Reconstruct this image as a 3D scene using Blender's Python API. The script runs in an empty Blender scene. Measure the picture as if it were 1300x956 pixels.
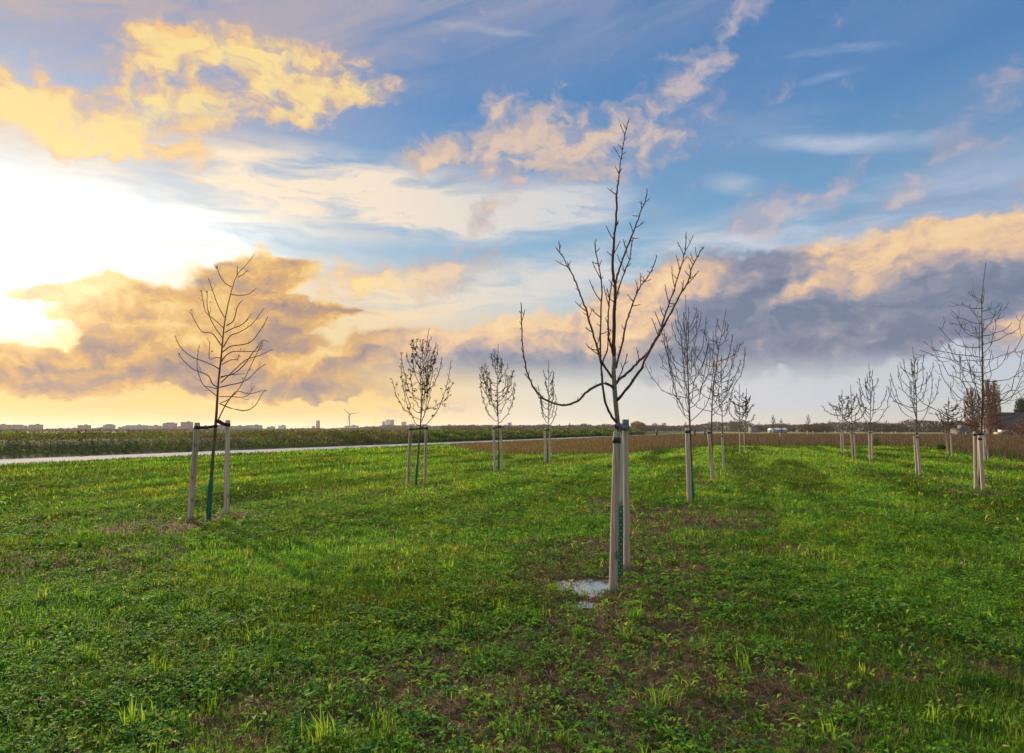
import bpy, math, random
import numpy as np
from mathutils import Vector, Matrix

S = bpy.context.scene
COL = S.collection
R = math.radians

# ------------------------------------------------------------------ camera
HC = 1.5                                   # eye height
FPX = 867.0                                # focal length in photo pixels (24 mm on 36 mm, 1300 px wide)
PITCH = math.atan(69.0 / FPX)
cam_d = bpy.data.cameras.new("camera")
cam = bpy.data.objects.new("camera", cam_d)
COL.objects.link(cam)
cam.location = (0, 0, HC)
cam.rotation_euler = (math.pi / 2 + PITCH, 0, 0)
cam_d.sensor_width = 36.0
cam_d.lens = 36.0 * FPX / 1300.0
cam_d.clip_start = 0.05
cam_d.clip_end = 20000
S.camera = cam
S.view_settings.view_transform = 'Standard'
S.view_settings.look = 'None'
S.view_settings.exposure = 0.5
S.view_settings.gamma = 1.0
S.view_settings.use_curve_mapping = False

SP, CP = math.sin(PITCH), math.cos(PITCH)


def ray(px, py):
    cx, cy = (px - 650.0) / FPX, (478.0 - py) / FPX
    return Vector((cx, CP - cy * SP, SP + cy * CP))


def gp(px, py):
    """where the sight line meets level ground"""
    d = ray(px, py)
    t = -HC / d.z
    return Vector((d.x * t, d.y * t, 0.0))


def at(px, py, Y):
    """the point of that sight line lying Y metres north of the camera"""
    d = ray(px, py)
    t = Y / d.y
    return Vector((d.x * t, Y, HC + d.z * t))


def lin(r, g, b):
    f = lambda c: (c / 255 / 12.92) if c / 255 <= 0.04045 else ((c / 255 + 0.055) / 1.055) ** 2.4
    return (f(r), f(g), f(b), 1.0)


# ------------------------------------------------------------------ node helper
class NG:
    def __init__(s, tree):
        s.t = tree
        s.n = tree.nodes
        s.l = tree.links

    def node(s, kind, **kw):
        n = s.n.new(kind)
        for k, v in kw.items():
            setattr(n, k, v)
        return n

    def put(s, sock, v):
        if isinstance(v, bpy.types.NodeSocket):
            s.l.new(v, sock)
        else:
            sock.default_value = v

    def m(s, op, a, b=0.0, c=0.0, clamp=False):
        n = s.node('ShaderNodeMath', operation=op)
        n.use_clamp = clamp
        s.put(n.inputs[0], a)
        s.put(n.inputs[1], b)
        s.put(n.inputs[2], c)
        return n.outputs[0]

    def v(s, op, a, b=(0, 0, 0), sc=None):
        n = s.node('ShaderNodeVectorMath', operation=op)
        s.put(n.inputs[0], a)
        s.put(n.inputs[1], b)
        if sc is not None:
            s.put(n.inputs['Scale'], sc)
        return n.outputs[0]

    def mix(s, f, a, b, bt='MIX', clamp=True):
        n = s.node('ShaderNodeMix', data_type='RGBA', blend_type=bt)
        n.clamp_factor = clamp
        s.put(n.inputs[0], f)
        s.put(n.inputs[6], a)
        s.put(n.inputs[7], b)
        return n.outputs[2]

    def noise(s, vec, scale=1.0, detail=5.0, rough=0.55, dist=0.0, out=0, lac=2.0):
        n = s.node('ShaderNodeTexNoise')
        n.noise_dimensions = '2D'
        s.put(n.inputs['Vector'], vec)
        s.put(n.inputs['Scale'], scale)
        n.inputs['Detail'].default_value = detail
        n.inputs['Roughness'].default_value = rough
        n.inputs['Lacunarity'].default_value = lac
        n.inputs['Distortion'].default_value = dist
        return n.outputs[out]

    def step(s, x, a, b):
        n = s.node('ShaderNodeMapRange', interpolation_type='SMOOTHSTEP')
        s.put(n.inputs[0], x)
        n.inputs[1].default_value = a
        n.inputs[2].default_value = b
        return n.outputs[0]

    def ramp(s, x, stops):
        n = s.node('ShaderNodeValToRGB')
        s.put(n.inputs[0], x)
        e = n.color_ramp.elements
        e[0].position, e[0].color = stops[0]
        e[1].position, e[1].color = stops[-1]
        for p, c in stops[1:-1]:
            k = e.new(p)
            k.color = c
        return n.outputs[0]

    def xyz(s, x=0.0, y=0.0, z=0.0):
        n = s.node('ShaderNodeCombineXYZ')
        s.put(n.inputs[0], x)
        s.put(n.inputs[1], y)
        s.put(n.inputs[2], z)
        return n.outputs[0]

    def sep(s, v):
        n = s.node('ShaderNodeSeparateXYZ')
        s.put(n.inputs[0], v)
        return n.outputs


# ------------------------------------------------------------------ sun and sky
SUN_AZ, SUN_EL = R(-36.0), R(15.0)
sun_d = bpy.data.lights.new("sun", 'SUN')
sun_d.energy = 5.0
sun_d.angle = R(2.0)
sun_d.color = (1.0, 0.80, 0.52)
sun = bpy.data.objects.new("sun", sun_d)
COL.objects.link(sun)
sdir = Vector((math.sin(SUN_AZ) * math.cos(SUN_EL), math.cos(SUN_AZ) * math.cos(SUN_EL), math.sin(SUN_EL)))
sun.rotation_euler = sdir.to_track_quat('Z', 'Y').to_euler()

world = bpy.data.worlds.new("World")
S.world = world
world.use_nodes = True
world.node_tree.nodes.clear()
g = NG(world.node_tree)
dirv = g.node('ShaderNodeTexCoord').outputs['Generated']
dx, dy, dz = g.sep(dirv)
AZ = g.m('ARCTAN2', dx, dy)
EL = g.m('ARCSINE', dz)
sky = g.node('ShaderNodeTexSky', sky_type='NISHITA')
sky.sun_disc = False
sky.sun_elevation = SUN_EL
sky.sun_rotation = SUN_AZ
sky.altitude = 0
sky.air_density = 1.0
sky.dust_density = 0.6
sky.ozone_density = 2.0

P0 = g.xyz(AZ, EL, 0.0)
# domain warp so that no patch keeps a smooth outline
w1 = g.noise(g.v('MULTIPLY', P0, (5, 8, 1)), 1.0, 3.0, 0.55, out=1)
w2 = g.noise(g.v('MULTIPLY', P0, (19, 27, 1)), 1.0, 4.0, 0.6, out=1)
W = g.v('ADD', g.v('SCALE', g.v('SUBTRACT', w1, (.5, .5, .5)), sc=0.065),
        g.v('SCALE', g.v('SUBTRACT', w2, (.5, .5, .5)), sc=0.045))
PW = g.v('ADD', P0, g.v('MULTIPLY', W, (1, 0.75, 0)))
PS = g.v('ADD', P0, g.v('MULTIPLY', W, (0.45, 0.25, 0)))      # softer warp for veils


def angles(px, py):
    d = ray(px, py).normalized()
    return math.atan2(d.x, d.y), math.asin(d.z)


def blob(vec, x, y, rx, ry, rot=0.0):
    a, e = angles(x, y)
    ka = math.cos(a) ** 2 / FPX * 1.35
    ke = math.cos(a) * math.cos(e) ** 2 / FPX * 1.35
    sx, sy = rx * ka, ry * ke
    if rot == 0:
        n = g.node('ShaderNodeVectorMath', operation='MULTIPLY_ADD')
        g.put(n.inputs[0], vec)
        n.inputs[1].default_value = (1 / sx, 1 / sy, 0)
        n.inputs[2].default_value = (-a / sx, -e / sy, 0)
        q = g.node('ShaderNodeVectorMath', operation='LENGTH')
        g.put(q.inputs[0], n.outputs[0])
        return g.m('SUBTRACT', 1.0, q.outputs['Value'], clamp=True)
    n = g.node('ShaderNodeMapping', vector_type='TEXTURE')
    g.put(n.inputs[0], vec)
    n.inputs[1].default_value = (a, e, 0)
    n.inputs[2].default_value = (0, 0, R(rot))
    n.inputs[3].default_value = (sx, sy, 1)
    t = g.node('ShaderNodeTexGradient', gradient_type='SPHERICAL')
    g.put(t.inputs[0], n.outputs[0])
    return t.outputs[1]


def field(vec, items):
    """sum of soft elliptical patches: (x, y, rx, ry, rot, weight) in photo degrees"""
    acc = None
    for it in items:
        x, y, rx, ry = it[:4]
        rot = it[4] if len(it) > 4 else 0
        w = it[5] if len(it) > 5 else 1.0
        b = blob(vec, x, y, rx, ry, rot)
        acc = g.m('MULTIPLY', b, w) if acc is None else g.m('MULTIPLY_ADD', b, w, acc)
    return acc


def rgb(r, gg, b, k=1.0):
    c = lin(r, gg, b)
    return (c[0] * k, c[1] * k, c[2] * k, 1)


# clear sky: Nishita, tinted; cream near the sunset side of the horizon
nish = g.v('SCALE', sky.outputs[0], sc=0.10)
clear = g.ramp(g.m('DIVIDE', EL, 0.75), [
    (0.0, rgb(216, 214, 206)), (0.10, rgb(200, 212, 214)), (0.22, rgb(160, 197, 218)), (0.38, rgb(122, 174, 212)),
    (0.60, rgb(78, 138, 198)), (0.80, rgb(82, 132, 190)), (1.0, rgb(98, 136, 188))])
base = g.mix(0.30, clear, nish)

# veils of high cloud
fine = g.noise(g.v('MULTIPLY', PS, (7, 34, 1)), 1.0, 6.0, 0.6, 0.3)
fine2 = g.noise(g.v('MULTIPLY', PS, (3.2, 13, 3)), 1.0, 5.0, 0.55, 0.4)
vrot = g.node('ShaderNodeMapping', vector_type='POINT')
g.put(vrot.inputs[0], P0)
vrot.inputs[2].default_value = (0, 0, R(-18))
diag = g.noise(g.v('MULTIPLY', vrot.outputs[0], (3.0, 17, 1)), 1.0, 5.0, 0.55, 0.5)

grey_v = field(PS, [(60, 10, 520, 170, 0, 1.5), (420, -40, 500, 150, 0, 1.2), (850, -80, 600, 120, 0, .6),
                    (150, 190, 260, 60, 0, .7), (1240, 200, 200, 110, 20, .8), (730, 210, 260, 60, 0, .3),
                    (1050, 60, 330, 60, 12, .35)])
gf = g.m('MULTIPLY', grey_v, g.step(diag, 0.20, 0.72), clamp=True)
base = g.mix(g.m('MULTIPLY', gf, 0.95, clamp=True), base,
             g.ramp(g.m('MULTIPLY_ADD', AZ, 0.75, 0.5), [(0.0, rgb(196, 178, 176)), (0.45, rgb(158, 162, 186)), (1.0, rgb(140, 158, 192))]))

white_v = field(PS, [(330, 245, 330, 44, -3, 1.5), (520, 248, 270, 40, -5, 1.6), (690, 262, 110, 38, 12, 1.2), (600, 278, 170, 20, 0, 1.0),
                     (520, 385, 260, 34, 8, 1.3), (440, 380, 120, 50, 0, .9), (740, 350, 240, 36, 6, 1.0),
                     (840, 310, 200, 22, 8, .5), (960, 300, 260, 36, 6, .6), (1120, 265, 300, 40, 8, .55),
                     (1085, 182, 110, 13, -8, 1.0), (930, 234, 36, 15, -14, .8), (1075, 62, 70, 7, -6, .7), (1060, 95, 45, 6, 4, .5), (620, 37, 60, 6, -6, .5), (1000, 165, 120, 30, -4, .25),
                     (1200, 290, 200, 40, 8, .4), (600, 490, 520, 50, 0, .6), (950, 480, 400, 40, 4, .9), (1180, 430, 260, 44, 8, 1.1), (1100, 500, 400, 40, 0, .7)])
wf = g.m('MULTIPLY', white_v, g.step(g.m('ADD', g.m('MULTIPLY', fine, .65), g.m('MULTIPLY', fine2, .35)), 0.28, 0.66), clamp=True)
wcol = g.ramp(g.m('MULTIPLY_ADD', AZ, 0.75, 0.5), [(0.0, rgb(255, 232, 196)), (0.35, rgb(250, 230, 206)), (0.55, rgb(218, 216, 216)), (1.0, rgb(190, 200, 222))])
base = g.mix(g.m('MULTIPLY', wf, 0.92), base, wcol)

# cream and gold band low in the west
lowband = g.step(EL, 0.30, 0.0)
west = g.step(AZ, 0.45, -0.55)
gold = g.ramp(west, [(0.0, rgb(206, 210, 208)), (0.35, rgb(230, 220, 196)), (0.65, rgb(244, 208, 136)), (1.0, rgb(248, 206, 118))])
strk = g.noise(g.v('MULTIPLY', PS, (4, 60, 1)), 1.0, 4.0, 0.55)
gold = g.mix(g.m('MULTIPLY', g.m('MULTIPLY', g.step(strk, .45, .70), west), .55), gold, rgb(238, 186, 128))
base = g.mix(g.m('MULTIPLY', g.m('MULTIPLY', lowband, g.m('MULTIPLY_ADD', west, 1.1, 0.15)), 1.15, clamp=True), base, gold)

# glare round the hidden sun
def dist_from(x, y, sx, sy):
    a, e = angles(x, y)
    q = g.v('MULTIPLY', g.v('SUBTRACT', PS, (a, e, 0)), (1 / sx, 1 / sy, 0))
    n = g.node('ShaderNodeVectorMath', operation='LENGTH')
    g.put(n.inputs[0], q)
    return n.outputs['Value']


def gauss(r, k=1.0):
    return g.m('EXPONENT', g.m('MULTIPLY', g.m('MULTIPLY', r, r), -k))


g_wide = gauss(dist_from(0, 315, 0.30, 0.155))
g_mid = gauss(dist_from(70, 283, 0.22, 0.040))
g_hot = gauss(dist_from(0, 350, 0.11, 0.068))

# cumulus: density field, broken by noise
n_big = g.noise(g.v('MULTIPLY', PW, (9, 15, 1)), 1.0, 3.0, 0.5)
n_det = g.noise(g.v('MULTIPLY', PW, (22, 34, 1)), 1.0, 6.0, 0.55)
off = g.v('ADD', g.v('MULTIPLY', PW, (22, 34, 1)), (0.30, -0.34, 0))
n_off = g.noise(off, 1.0, 5.0, 0.55)
n_fin = g.noise(g.v('MULTIPLY', PW, (75, 95, 1)), 1.0, 4.0, 0.6)
relief = g.m('SUBTRACT', n_det, n_off)
NS = g.m('ADD', g.m('MULTIPLY', g.m('SUBTRACT', n_det, 0.5), 1.15), g.m('MULTIPLY', g.m('SUBTRACT', n_big, 0.5), 0.7))

dense_f = field(PW, [
    # dark bank right
    (520, 458, 80, 34), (600, 452, 150, 48), (700, 460, 140, 46), (800, 440, 140, 66), (880, 405, 150, 80), (980, 400, 190, 82),
    (1100, 375, 180, 84), (1220, 358, 190, 84), (1320, 342, 160, 86), (1180, 335, 90, 44, 20),
    (950, 428, 240, 38), (1130, 412, 220, 34),
    # golden banks left
    (150, 390, 92, 42, 0, 1.5), (305, 362, 85, 40, 15, 1.1), (355, 342, 60, 28, 12), (325, 402, 70, 30, 0, .8), (385, 402, 55, 22, 0, 1.1), (375, 438, 50, 18, 0, .9),
    (80, 468, 190, 27, 0, 1.6), (230, 462, 160, 36, 0, 1.4), (400, 488, 85, 18, 0, 1.2), (440, 470, 50, 12, 0, .8), (10, 495, 110, 13), (30, 372, 50, 13, 0, .9), (130, 441, 34, 10, 0, .9), (300, 425, 60, 18),
    (440, 402, 40, 9, 0, .7), (380, 495, 130, 16, 0, .9), (60, 505, 160, 12, 0, .7),
])
thin_f = field(PW, [
    # bright ragged clouds upper left
    (20, 125, 70, 60), (230, 95, 105, 66), (160, 155, 90, 40), (340, 75, 70, 48), (400, 105, 95, 52, 0, .85), (60, 165, 80, 30), (290, 60, 60, 34, 0, .8), (90, 160, 90, 40), (150, 185, 50, 20),
    (265, 150, 90, 28), (380, 145, 60, 30), (240, 195, 50, 14), (470, 115, 60, 22, 0, .7), (460, 100, 40, 40, 0, .5), (200, 50, 50, 40, 0, .6),
    # smaller clouds of the middle
    (540, 206, 56, 27), (625, 135, 38, 26, 20), (612, 190, 60, 40), (680, 175, 90, 50), (750, 185, 90, 54), (815, 160, 60, 46, 40, .9),
    (880, 95, 44, 46, -50, .9), (935, 30, 90, 30, 40, .9), (860, 170, 80, 50, 0, .5), (965, 272, 52, 30, 5, .95), (1062, 236, 80, 18, 30, .85), (1250, 135, 80, 24, 35, .85),
    (1155, 248, 36, 26, 0, .8), (1100, 265, 70, 20, 20, .6), (620, 268, 60, 20, 40, .95), (1210, 200, 70, 30, 0, .5), (980, 120, 40, 30, 30, .5),
    (255, 240, 20, 40, 0, .4), (510, 245, 14, 16, 0, .5), (1290, 250, 60, 60, 0, .5), (560, 520, 60, 9, 0, .4), (490, 515, 30, 6, 0, .5),
    (500, 358, 100, 34, 0, 1.2), (575, 342, 80, 26, 16, 1.1), (1250, 428, 160, 24, 0, 1.1), (1080, 440, 200, 18, 0, .9), (900, 475, 160, 12, 0, .6)])
NSf = g.m('ADD', NS, g.m('MULTIPLY', g.m('SUBTRACT', n_fin, 0.5), 0.25))
M_d = g.step(g.m('ADD', g.m('MULTIPLY', dense_f, 1.7), NSf), 0.25, 1.00)
M_d = g.m('MULTIPLY', M_d, g.m('MAXIMUM', g.step(EL, 0.055, 0.115), g.m('MULTIPLY', g.step(AZ, -0.1, -0.3), 1.0)))
NT = g.m('ADD', g.m('ADD', g.m('MULTIPLY', g.m('SUBTRACT', n_det, 0.5), 2.2), g.m('MULTIPLY', g.m('SUBTRACT', n_big, 0.5), 0.9)), g.m('MULTIPLY', g.m('SUBTRACT', n_fin, 0.5), 0.7))
T_c = g.m('SUBTRACT', 1.0, g.m('EXPONENT', g.m('MULTIPLY', thin_f, -1.5)))
M_t = g.step(g.m('ADD', g.m('MULTIPLY', T_c, 1.35), NT), 0.30, 1.35)

warm_f = field(PW, [
    (500, 440, 75, 45), (560, 425, 70, 30), (640, 400, 80, 34), (705, 405, 60, 50), (650, 425, 90, 24, 0, .6), (820, 380, 80, 44, 30), (760, 395, 60, 36), (875, 355, 80, 24),
    (800, 420, 50, 40, 0, .8), (1130, 318, 120, 44, 10, 1.2), (1225, 292, 110, 46, 0, 1.3), (1300, 285, 90, 44, 0, 1.3), (1110, 340, 60, 40, 0, .6), (1300, 425, 40, 24),
    (1060, 300, 60, 20), (1020, 372, 60, 14, 25, .5)])
W_c = g.m('SUBTRACT', 1.0, g.m('EXPONENT', g.m('MULTIPLY', warm_f, -1.35)))
tex = g.m('ADD', g.m('MULTIPLY', relief, 0.95), g.m('ADD', g.m('MULTIPLY', g.m('SUBTRACT', n_big, .5), 0.5), g.m('MULTIPLY', g.m('SUBTRACT', n_fin, .5), 0.35)))
rim = g.m('EXPONENT', g.m('MULTIPLY', g.m('MAXIMUM', dense_f, 0.0), -1.7))
light_d = g.m('ADD', g.m('ADD', W_c, tex), g.m('MULTIPLY', rim, 0.35))
eastc = g.ramp(g.m('DIVIDE', g.m('ADD', light_d, 0.12), 1.35), [(0.0, rgb(112, 124, 150)), (0.28, rgb(142, 146, 164)), (0.52, rgb(192, 170, 164)), (0.75, rgb(240, 200, 158)), (1.0, rgb(250, 216, 168))])
edge_d = g.m('ADD', g.m('MULTIPLY', rim, 1.15), g.m('MULTIPLY', tex, 1.25))
edge_d = g.m('ADD', edge_d, g.m('MULTIPLY', g_wide, 0.40))
edge_d = g.m('ADD', edge_d, g.m('MULTIPLY', field(PW, [(340, 340, 80, 34), (140, 385, 90, 30), (60, 455, 120, 20), (300, 400, 50, 30), (390, 478, 60, 20), (230, 440, 90, 24)]), 0.42))
westc = g.ramp(g.m('DIVIDE', g.m('ADD', edge_d, 0.05), 1.45), [(0.0, rgb(140, 124, 130)), (0.22, rgb(176, 146, 128)), (0.46, rgb(222, 172, 106)), (0.75, rgb(250, 212, 138)), (1.0, rgb(255, 232, 170))])
dcol = g.mix(g.step(AZ, -0.26, -0.10), westc, eastc)

light_t = g.m('ADD', g.m('MULTIPLY', g.m('SUBTRACT', g.m('ADD', thin_f, g.m('MULTIPLY', NS, .5)), 0.5), 0.9), g.m('MULTIPLY', relief, 1.6))
tw = g.ramp(g.step(light_t, -0.5, 0.9), [(0.0, rgb(226, 190, 164)), (0.45, rgb(248, 200, 138)), (1.0, rgb(255, 226, 150))])
tm = g.ramp(g.step(light_t, -0.4, 1.2), [(0.0, rgb(170, 168, 184)), (0.5, rgb(206, 184, 174)), (1.0, rgb(244, 208, 172))])
te = g.ramp(g.step(light_t, -0.5, 0.9), [(0.0, rgb(150, 156, 184)), (0.5, rgb(176, 170, 186)), (1.0, rgb(206, 190, 192))])
tcol = g.mix(g.step(AZ, -0.28, -0.08), tw, tm)
tcol = g.mix(g.step(AZ, 0.08, 0.34), tcol, te)

# broken bright cloud added overhead and behind the camera, unseen, to raise fill light
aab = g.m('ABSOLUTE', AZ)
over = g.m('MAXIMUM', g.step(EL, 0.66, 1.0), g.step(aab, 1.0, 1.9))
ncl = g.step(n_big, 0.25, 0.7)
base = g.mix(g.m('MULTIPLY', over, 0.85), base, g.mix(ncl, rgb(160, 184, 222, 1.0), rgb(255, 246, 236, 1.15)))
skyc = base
# glare goes behind the near clouds, partly in front as well
glare_c = g.v('ADD', g.v('SCALE', (1.0, 0.72, 0.34), sc=g.m('MULTIPLY', g_wide, 0.33)),
              g.v('ADD', g.v('SCALE', (1.0, 0.90, 0.66), sc=g.m('MULTIPLY', g.m('MULTIPLY', g_mid, g.m('MULTIPLY_ADD', g.step(fine, .3, .7), 1.5, 0.2)), 0.75)), g.v('SCALE', (1.0, .93, .78), sc=g.m('MULTIPLY', g.m('MULTIPLY', g_hot, g.m('MULTIPLY_ADD', fine, 1.6, 0.2)), 2.4))))
skyc = g.v('ADD', skyc, glare_c)
skyc = g.mix(g.m('MULTIPLY', M_t, g.m('MULTIPLY_ADD', g.step(AZ, -0.25, 0.0), -0.14, 0.90)), skyc, g.v('ADD', tcol, g.v('SCALE', glare_c, sc=0.45)))
skyc = g.mix(g.m('MULTIPLY', M_d, 0.96), skyc, g.v('ADD', dcol, g.v('SCALE', glare_c, sc=0.10)))
# below the horizon: a dull ground tone (never seen past the ground sheet)
skyc = g.mix(g.step(EL, -0.004, -0.03), skyc, (0.10, 0.10, 0.08, 1))
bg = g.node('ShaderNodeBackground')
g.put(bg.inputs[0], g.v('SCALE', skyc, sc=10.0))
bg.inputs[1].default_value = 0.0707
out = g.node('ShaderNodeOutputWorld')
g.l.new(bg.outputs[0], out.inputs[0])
world.cycles.sampling_method = 'MANUAL'
world.cycles.sample_map_resolution = 1024
S.cycles.use_adaptive_sampling = True
S.cycles.adaptive_threshold = 0.015
S.cycles.adaptive_min_samples = 8
# ------------------------------------------------------------------ numpy helpers
rng = np.random.default_rng(11)


def _hash(ix, iy, seed):
    n = (ix.astype(np.int64) * 374761393 + iy.astype(np.int64) * 668265263 + seed * 1442695041) & 0x7fffffff
    n = ((n ^ (n >> 13)) * 1274126177) & 0x7fffffff
    return ((n ^ (n >> 16)) & 0xffff) / 65535.0


def vnoise(x, y, seed=0):
    xi, yi = np.floor(x), np.floor(y)
    fx, fy = x - xi, y - yi
    fx, fy = fx * fx * (3 - 2 * fx), fy * fy * (3 - 2 * fy)
    a, b = _hash(xi, yi, seed), _hash(xi + 1, yi, seed)
    c, d = _hash(xi, yi + 1, seed), _hash(xi + 1, yi + 1, seed)
    return (a * (1 - fx) + b * fx) * (1 - fy) + (c * (1 - fx) + d * fx) * fy


def fbm(x, y, seed=0, octs=4, gain=0.5):
    s, a, t = 0, 1.0, 0
    for k in range(octs):
        s = s + a * vnoise(x * 2 ** k + 17.3 * k, y * 2 ** k - 9.1 * k, seed + k)
        t += a
        a *= gain
    return s / t


def sstep(x, a, b):
    t = np.clip((x - a) / (b - a), 0, 1)
    return t * t * (3 - 2 * t)


def build_mesh(name, verts, faces_flat, face_sizes, cols=None, smooth=False):
    me = bpy.data.meshes.new(name)
    nv, nf = len(verts), len(face_sizes)
    me.vertices.add(nv)
    me.vertices.foreach_set('co', np.asarray(verts, np.float32).ravel())
    me.loops.add(len(faces_flat))
    me.loops.foreach_set('vertex_index', np.asarray(faces_flat, np.int32))
    me.polygons.add(nf)
    st = np.zeros(nf, np.int32)
    st[1:] = np.cumsum(face_sizes)[:-1]
    me.polygons.foreach_set('loop_start', st)
    me.polygons.foreach_set('loop_total', np.asarray(face_sizes, np.int32))
    if smooth:
        me.polygons.foreach_set('use_smooth', np.ones(nf, bool))
    if cols is not None:
        ca = me.color_attributes.new('tint', 'FLOAT_COLOR', 'POINT')
        c4 = np.ones((nv, 4), np.float32)
        c4[:, :3] = cols
        ca.data.foreach_set('color', c4.ravel())
    me.update(calc_edges=True)
    return me


def link(name, me, mat=None, parent=None, kind=None, label=None, cat=None, group=None, loc=None):
    o = bpy.data.objects.new(name, me)
    COL.objects.link(o)
    if mat is not None and me is not None and not me.materials:
        me.materials.append(mat)
    if parent is not None:
        o.parent = parent
    if loc is not None:
        o.location = loc
    if kind:
        o['kind'] = kind
    if label:
        o['label'] = label
    if cat:
        o['category'] = cat
    if group:
        o['group'] = group
    return o


def material(name, build):
    m = bpy.data.materials.new(name)
    m.use_nodes = True
    m.node_tree.nodes.clear()
    q = NG(m.node_tree)
    o = q.node('ShaderNodeOutputMaterial')
    q.l.new(build(q), o.inputs[0])
    return m


def principled(q, col, rough=0.8, spec=0.3, normal=None, metal=0.0):
    n = q.node('ShaderNodeBsdfPrincipled')
    q.put(n.inputs['Base Color'], col)
    q.put(n.inputs['Roughness'], rough)
    n.inputs['Specular IOR Level'].default_value = spec
    n.inputs['Metallic'].default_value = metal
    if normal is not None:
        q.l.new(normal, n.inputs['Normal'])
    return n.outputs[0]


def bump(q, h, strength=0.5, dist=0.01):
    n = q.node('ShaderNodeBump')
    n.inputs['Strength'].default_value = strength
    n.inputs['Distance'].default_value = dist
    q.l.new(h, n.inputs['Height'])
    return n.outputs[0]


def tint(q):
    n = q.node('ShaderNodeAttribute')
    n.attribute_name = 'tint'
    return n.outputs['Color']


def objco(q):
    return q.node('ShaderNodeTexCoord').outputs['Object']


def m_leafy(q):
    c = tint(q)
    p = principled(q, c, 0.75, 0.10)
    t = q.node('ShaderNodeBsdfTranslucent')
    q.put(t.inputs[0], q.mix(1.0, c, (1.25, 1.2, 0.7, 1), 'MULTIPLY'))
    mx = q.node('ShaderNodeMixShader')
    mx.inputs[0].default_value = 0.42
    q.l.new(p, mx.inputs[1])
    q.l.new(t.outputs[0], mx.inputs[2])
    return mx.outputs[0]


M_LEAFY = material('foliage', m_leafy)


def m_ground(q):
    co = objco(q)
    n1 = q.noise(co, 9.0, 6.0, 0.65)
    n2 = q.noise(co, 60.0, 4.0, 0.6)
    k = q.m('ADD', q.m('MULTIPLY', n1, 1.0), q.m('MULTIPLY', n2, 0.6))
    c = q.mix(1.0, tint(q), q.ramp(k, [(0.25, (.45, .45, .45, 1)), (1.25, (1.7, 1.6, 1.5, 1))]), 'MULTIPLY')
    return principled(q, c, 0.95, 0.15, bump(q, k, 0.9, 0.03))


M_GROUND = material('soil_and_turf', m_ground)

# ------------------------------------------------------------------ the road behind and the bank
ROAD_AZ = math.atan(291 / 867.0)
rd = Vector((math.sin(ROAD_AZ), math.cos(ROAD_AZ), 0))       # along the road
rn = Vector((-rd.y, rd.x, 0))                                # across, away from the camera
RN0 = gp(0, 591)
RF0 = gp(0, 583)
W_ROAD = (RF0 - RN0).dot(rn)


def road_s(x, y):
    """metres beyond the near edge of the road"""
    return (x - RN0.x) * rn.x + (y - RN0.y) * rn.y


PUD, PU2, PU3 = gp(750, 741), gp(712, 738), gp(738, 764)

# edge of the tall meadow, as seen from the camera: (px, py)
MEDGE = [(380, 553), (500, 557), (545, 562), (575, 568), (610, 575), (650, 578), (780, 577), (830, 574), (900, 566.5), (980, 567), (1160, 567), (1200, 572), (1240, 579), (1300, 586), (1420, 600), (1800, 640)]
_me = [gp(*p) for p in MEDGE]
me_x = np.array([p.x / p.y for p in _me])
me_y = np.array([p.y for p in _me])


def meadow_depth(x, y):
    """metres past the near edge of the meadow (negative: lawn)"""
    d = np.interp(x / np.maximum(y, 1.0), me_x, me_y)
    d = d * (1 + 0.05 * (vnoise(x * .35, y * .12, 5) - .5))
    m = y - d
    return np.minimum(m, (-road_s(x, y) - 0.8) * 1.5)


# patches of bare or dead ground: (px, py, rx, ry in metres, weight)
PATCH = [(742, 748, .75, .8, 1.2), (790, 700, .8, .9, 1.0), (700, 700, .5, .5, .5), (650, 830, .8, .5, .7), (740, 880, 1.0, .4, .7), (820, 800, .5, .7, .8), (560, 845, .5, .35, .5),
         (840, 660, 1.0, 2.2, .75), (850, 720, .8, 1.1, .75), (900, 655, 1.1, 1.0, .8), (905, 615, 1.2, 1.0, .6), (868, 600, 1.5, 4, .3), (930, 590, 1.4, 2, .5), (760, 640, .6, 1.2, .25),
         (200, 672, .9, .6, .8), (120, 705, 1.1, .5, .6), (40, 725, .9, .4, .7), (255, 660, .8, .6, .7), (310, 655, .8, .6, .5), (400, 640, 1.0, .8, .4), (130, 735, .4, .3, .5),
         (520, 618, 1.0, .8, .5), (470, 628, 1.6, .8, .45), (632, 603, 1.0, 1.0, .45), (700, 590, 1.6, 1.2, .45), (620, 655, .7, .7, .35), (860, 850, .7, .5, .5), (880, 920, .7, .4, .4), (700, 930, 1.0, .4, .5),
         (1000, 690, .4, .9, .3), (1130, 870, .4, .3, .35), (1230, 840, .5, .4, .4), (1265, 628, .9, .7, 1.0), (1240, 625, .7, .5, .6), (1170, 606, 1.2, .9, .6), (1105, 588, 1.0, 1.0, .5), (1080, 584, 1.2, 1.0, .4),
         (1290, 594, 1.4, 1.0, .8), (955, 576, 2.0, 1.2, .6), (980, 640, .8, 1.4, .35), (960, 600, 1.2, 2, .3), (300, 930, .5, .3, .4), (380, 855, .4, .3, .35), (1010, 930, .4, .3, .2), (360, 720, .4, .4, .35)]
_pp = [(gp(px, py), rx, ry, w) for px, py, rx, ry, w in PATCH]


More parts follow.
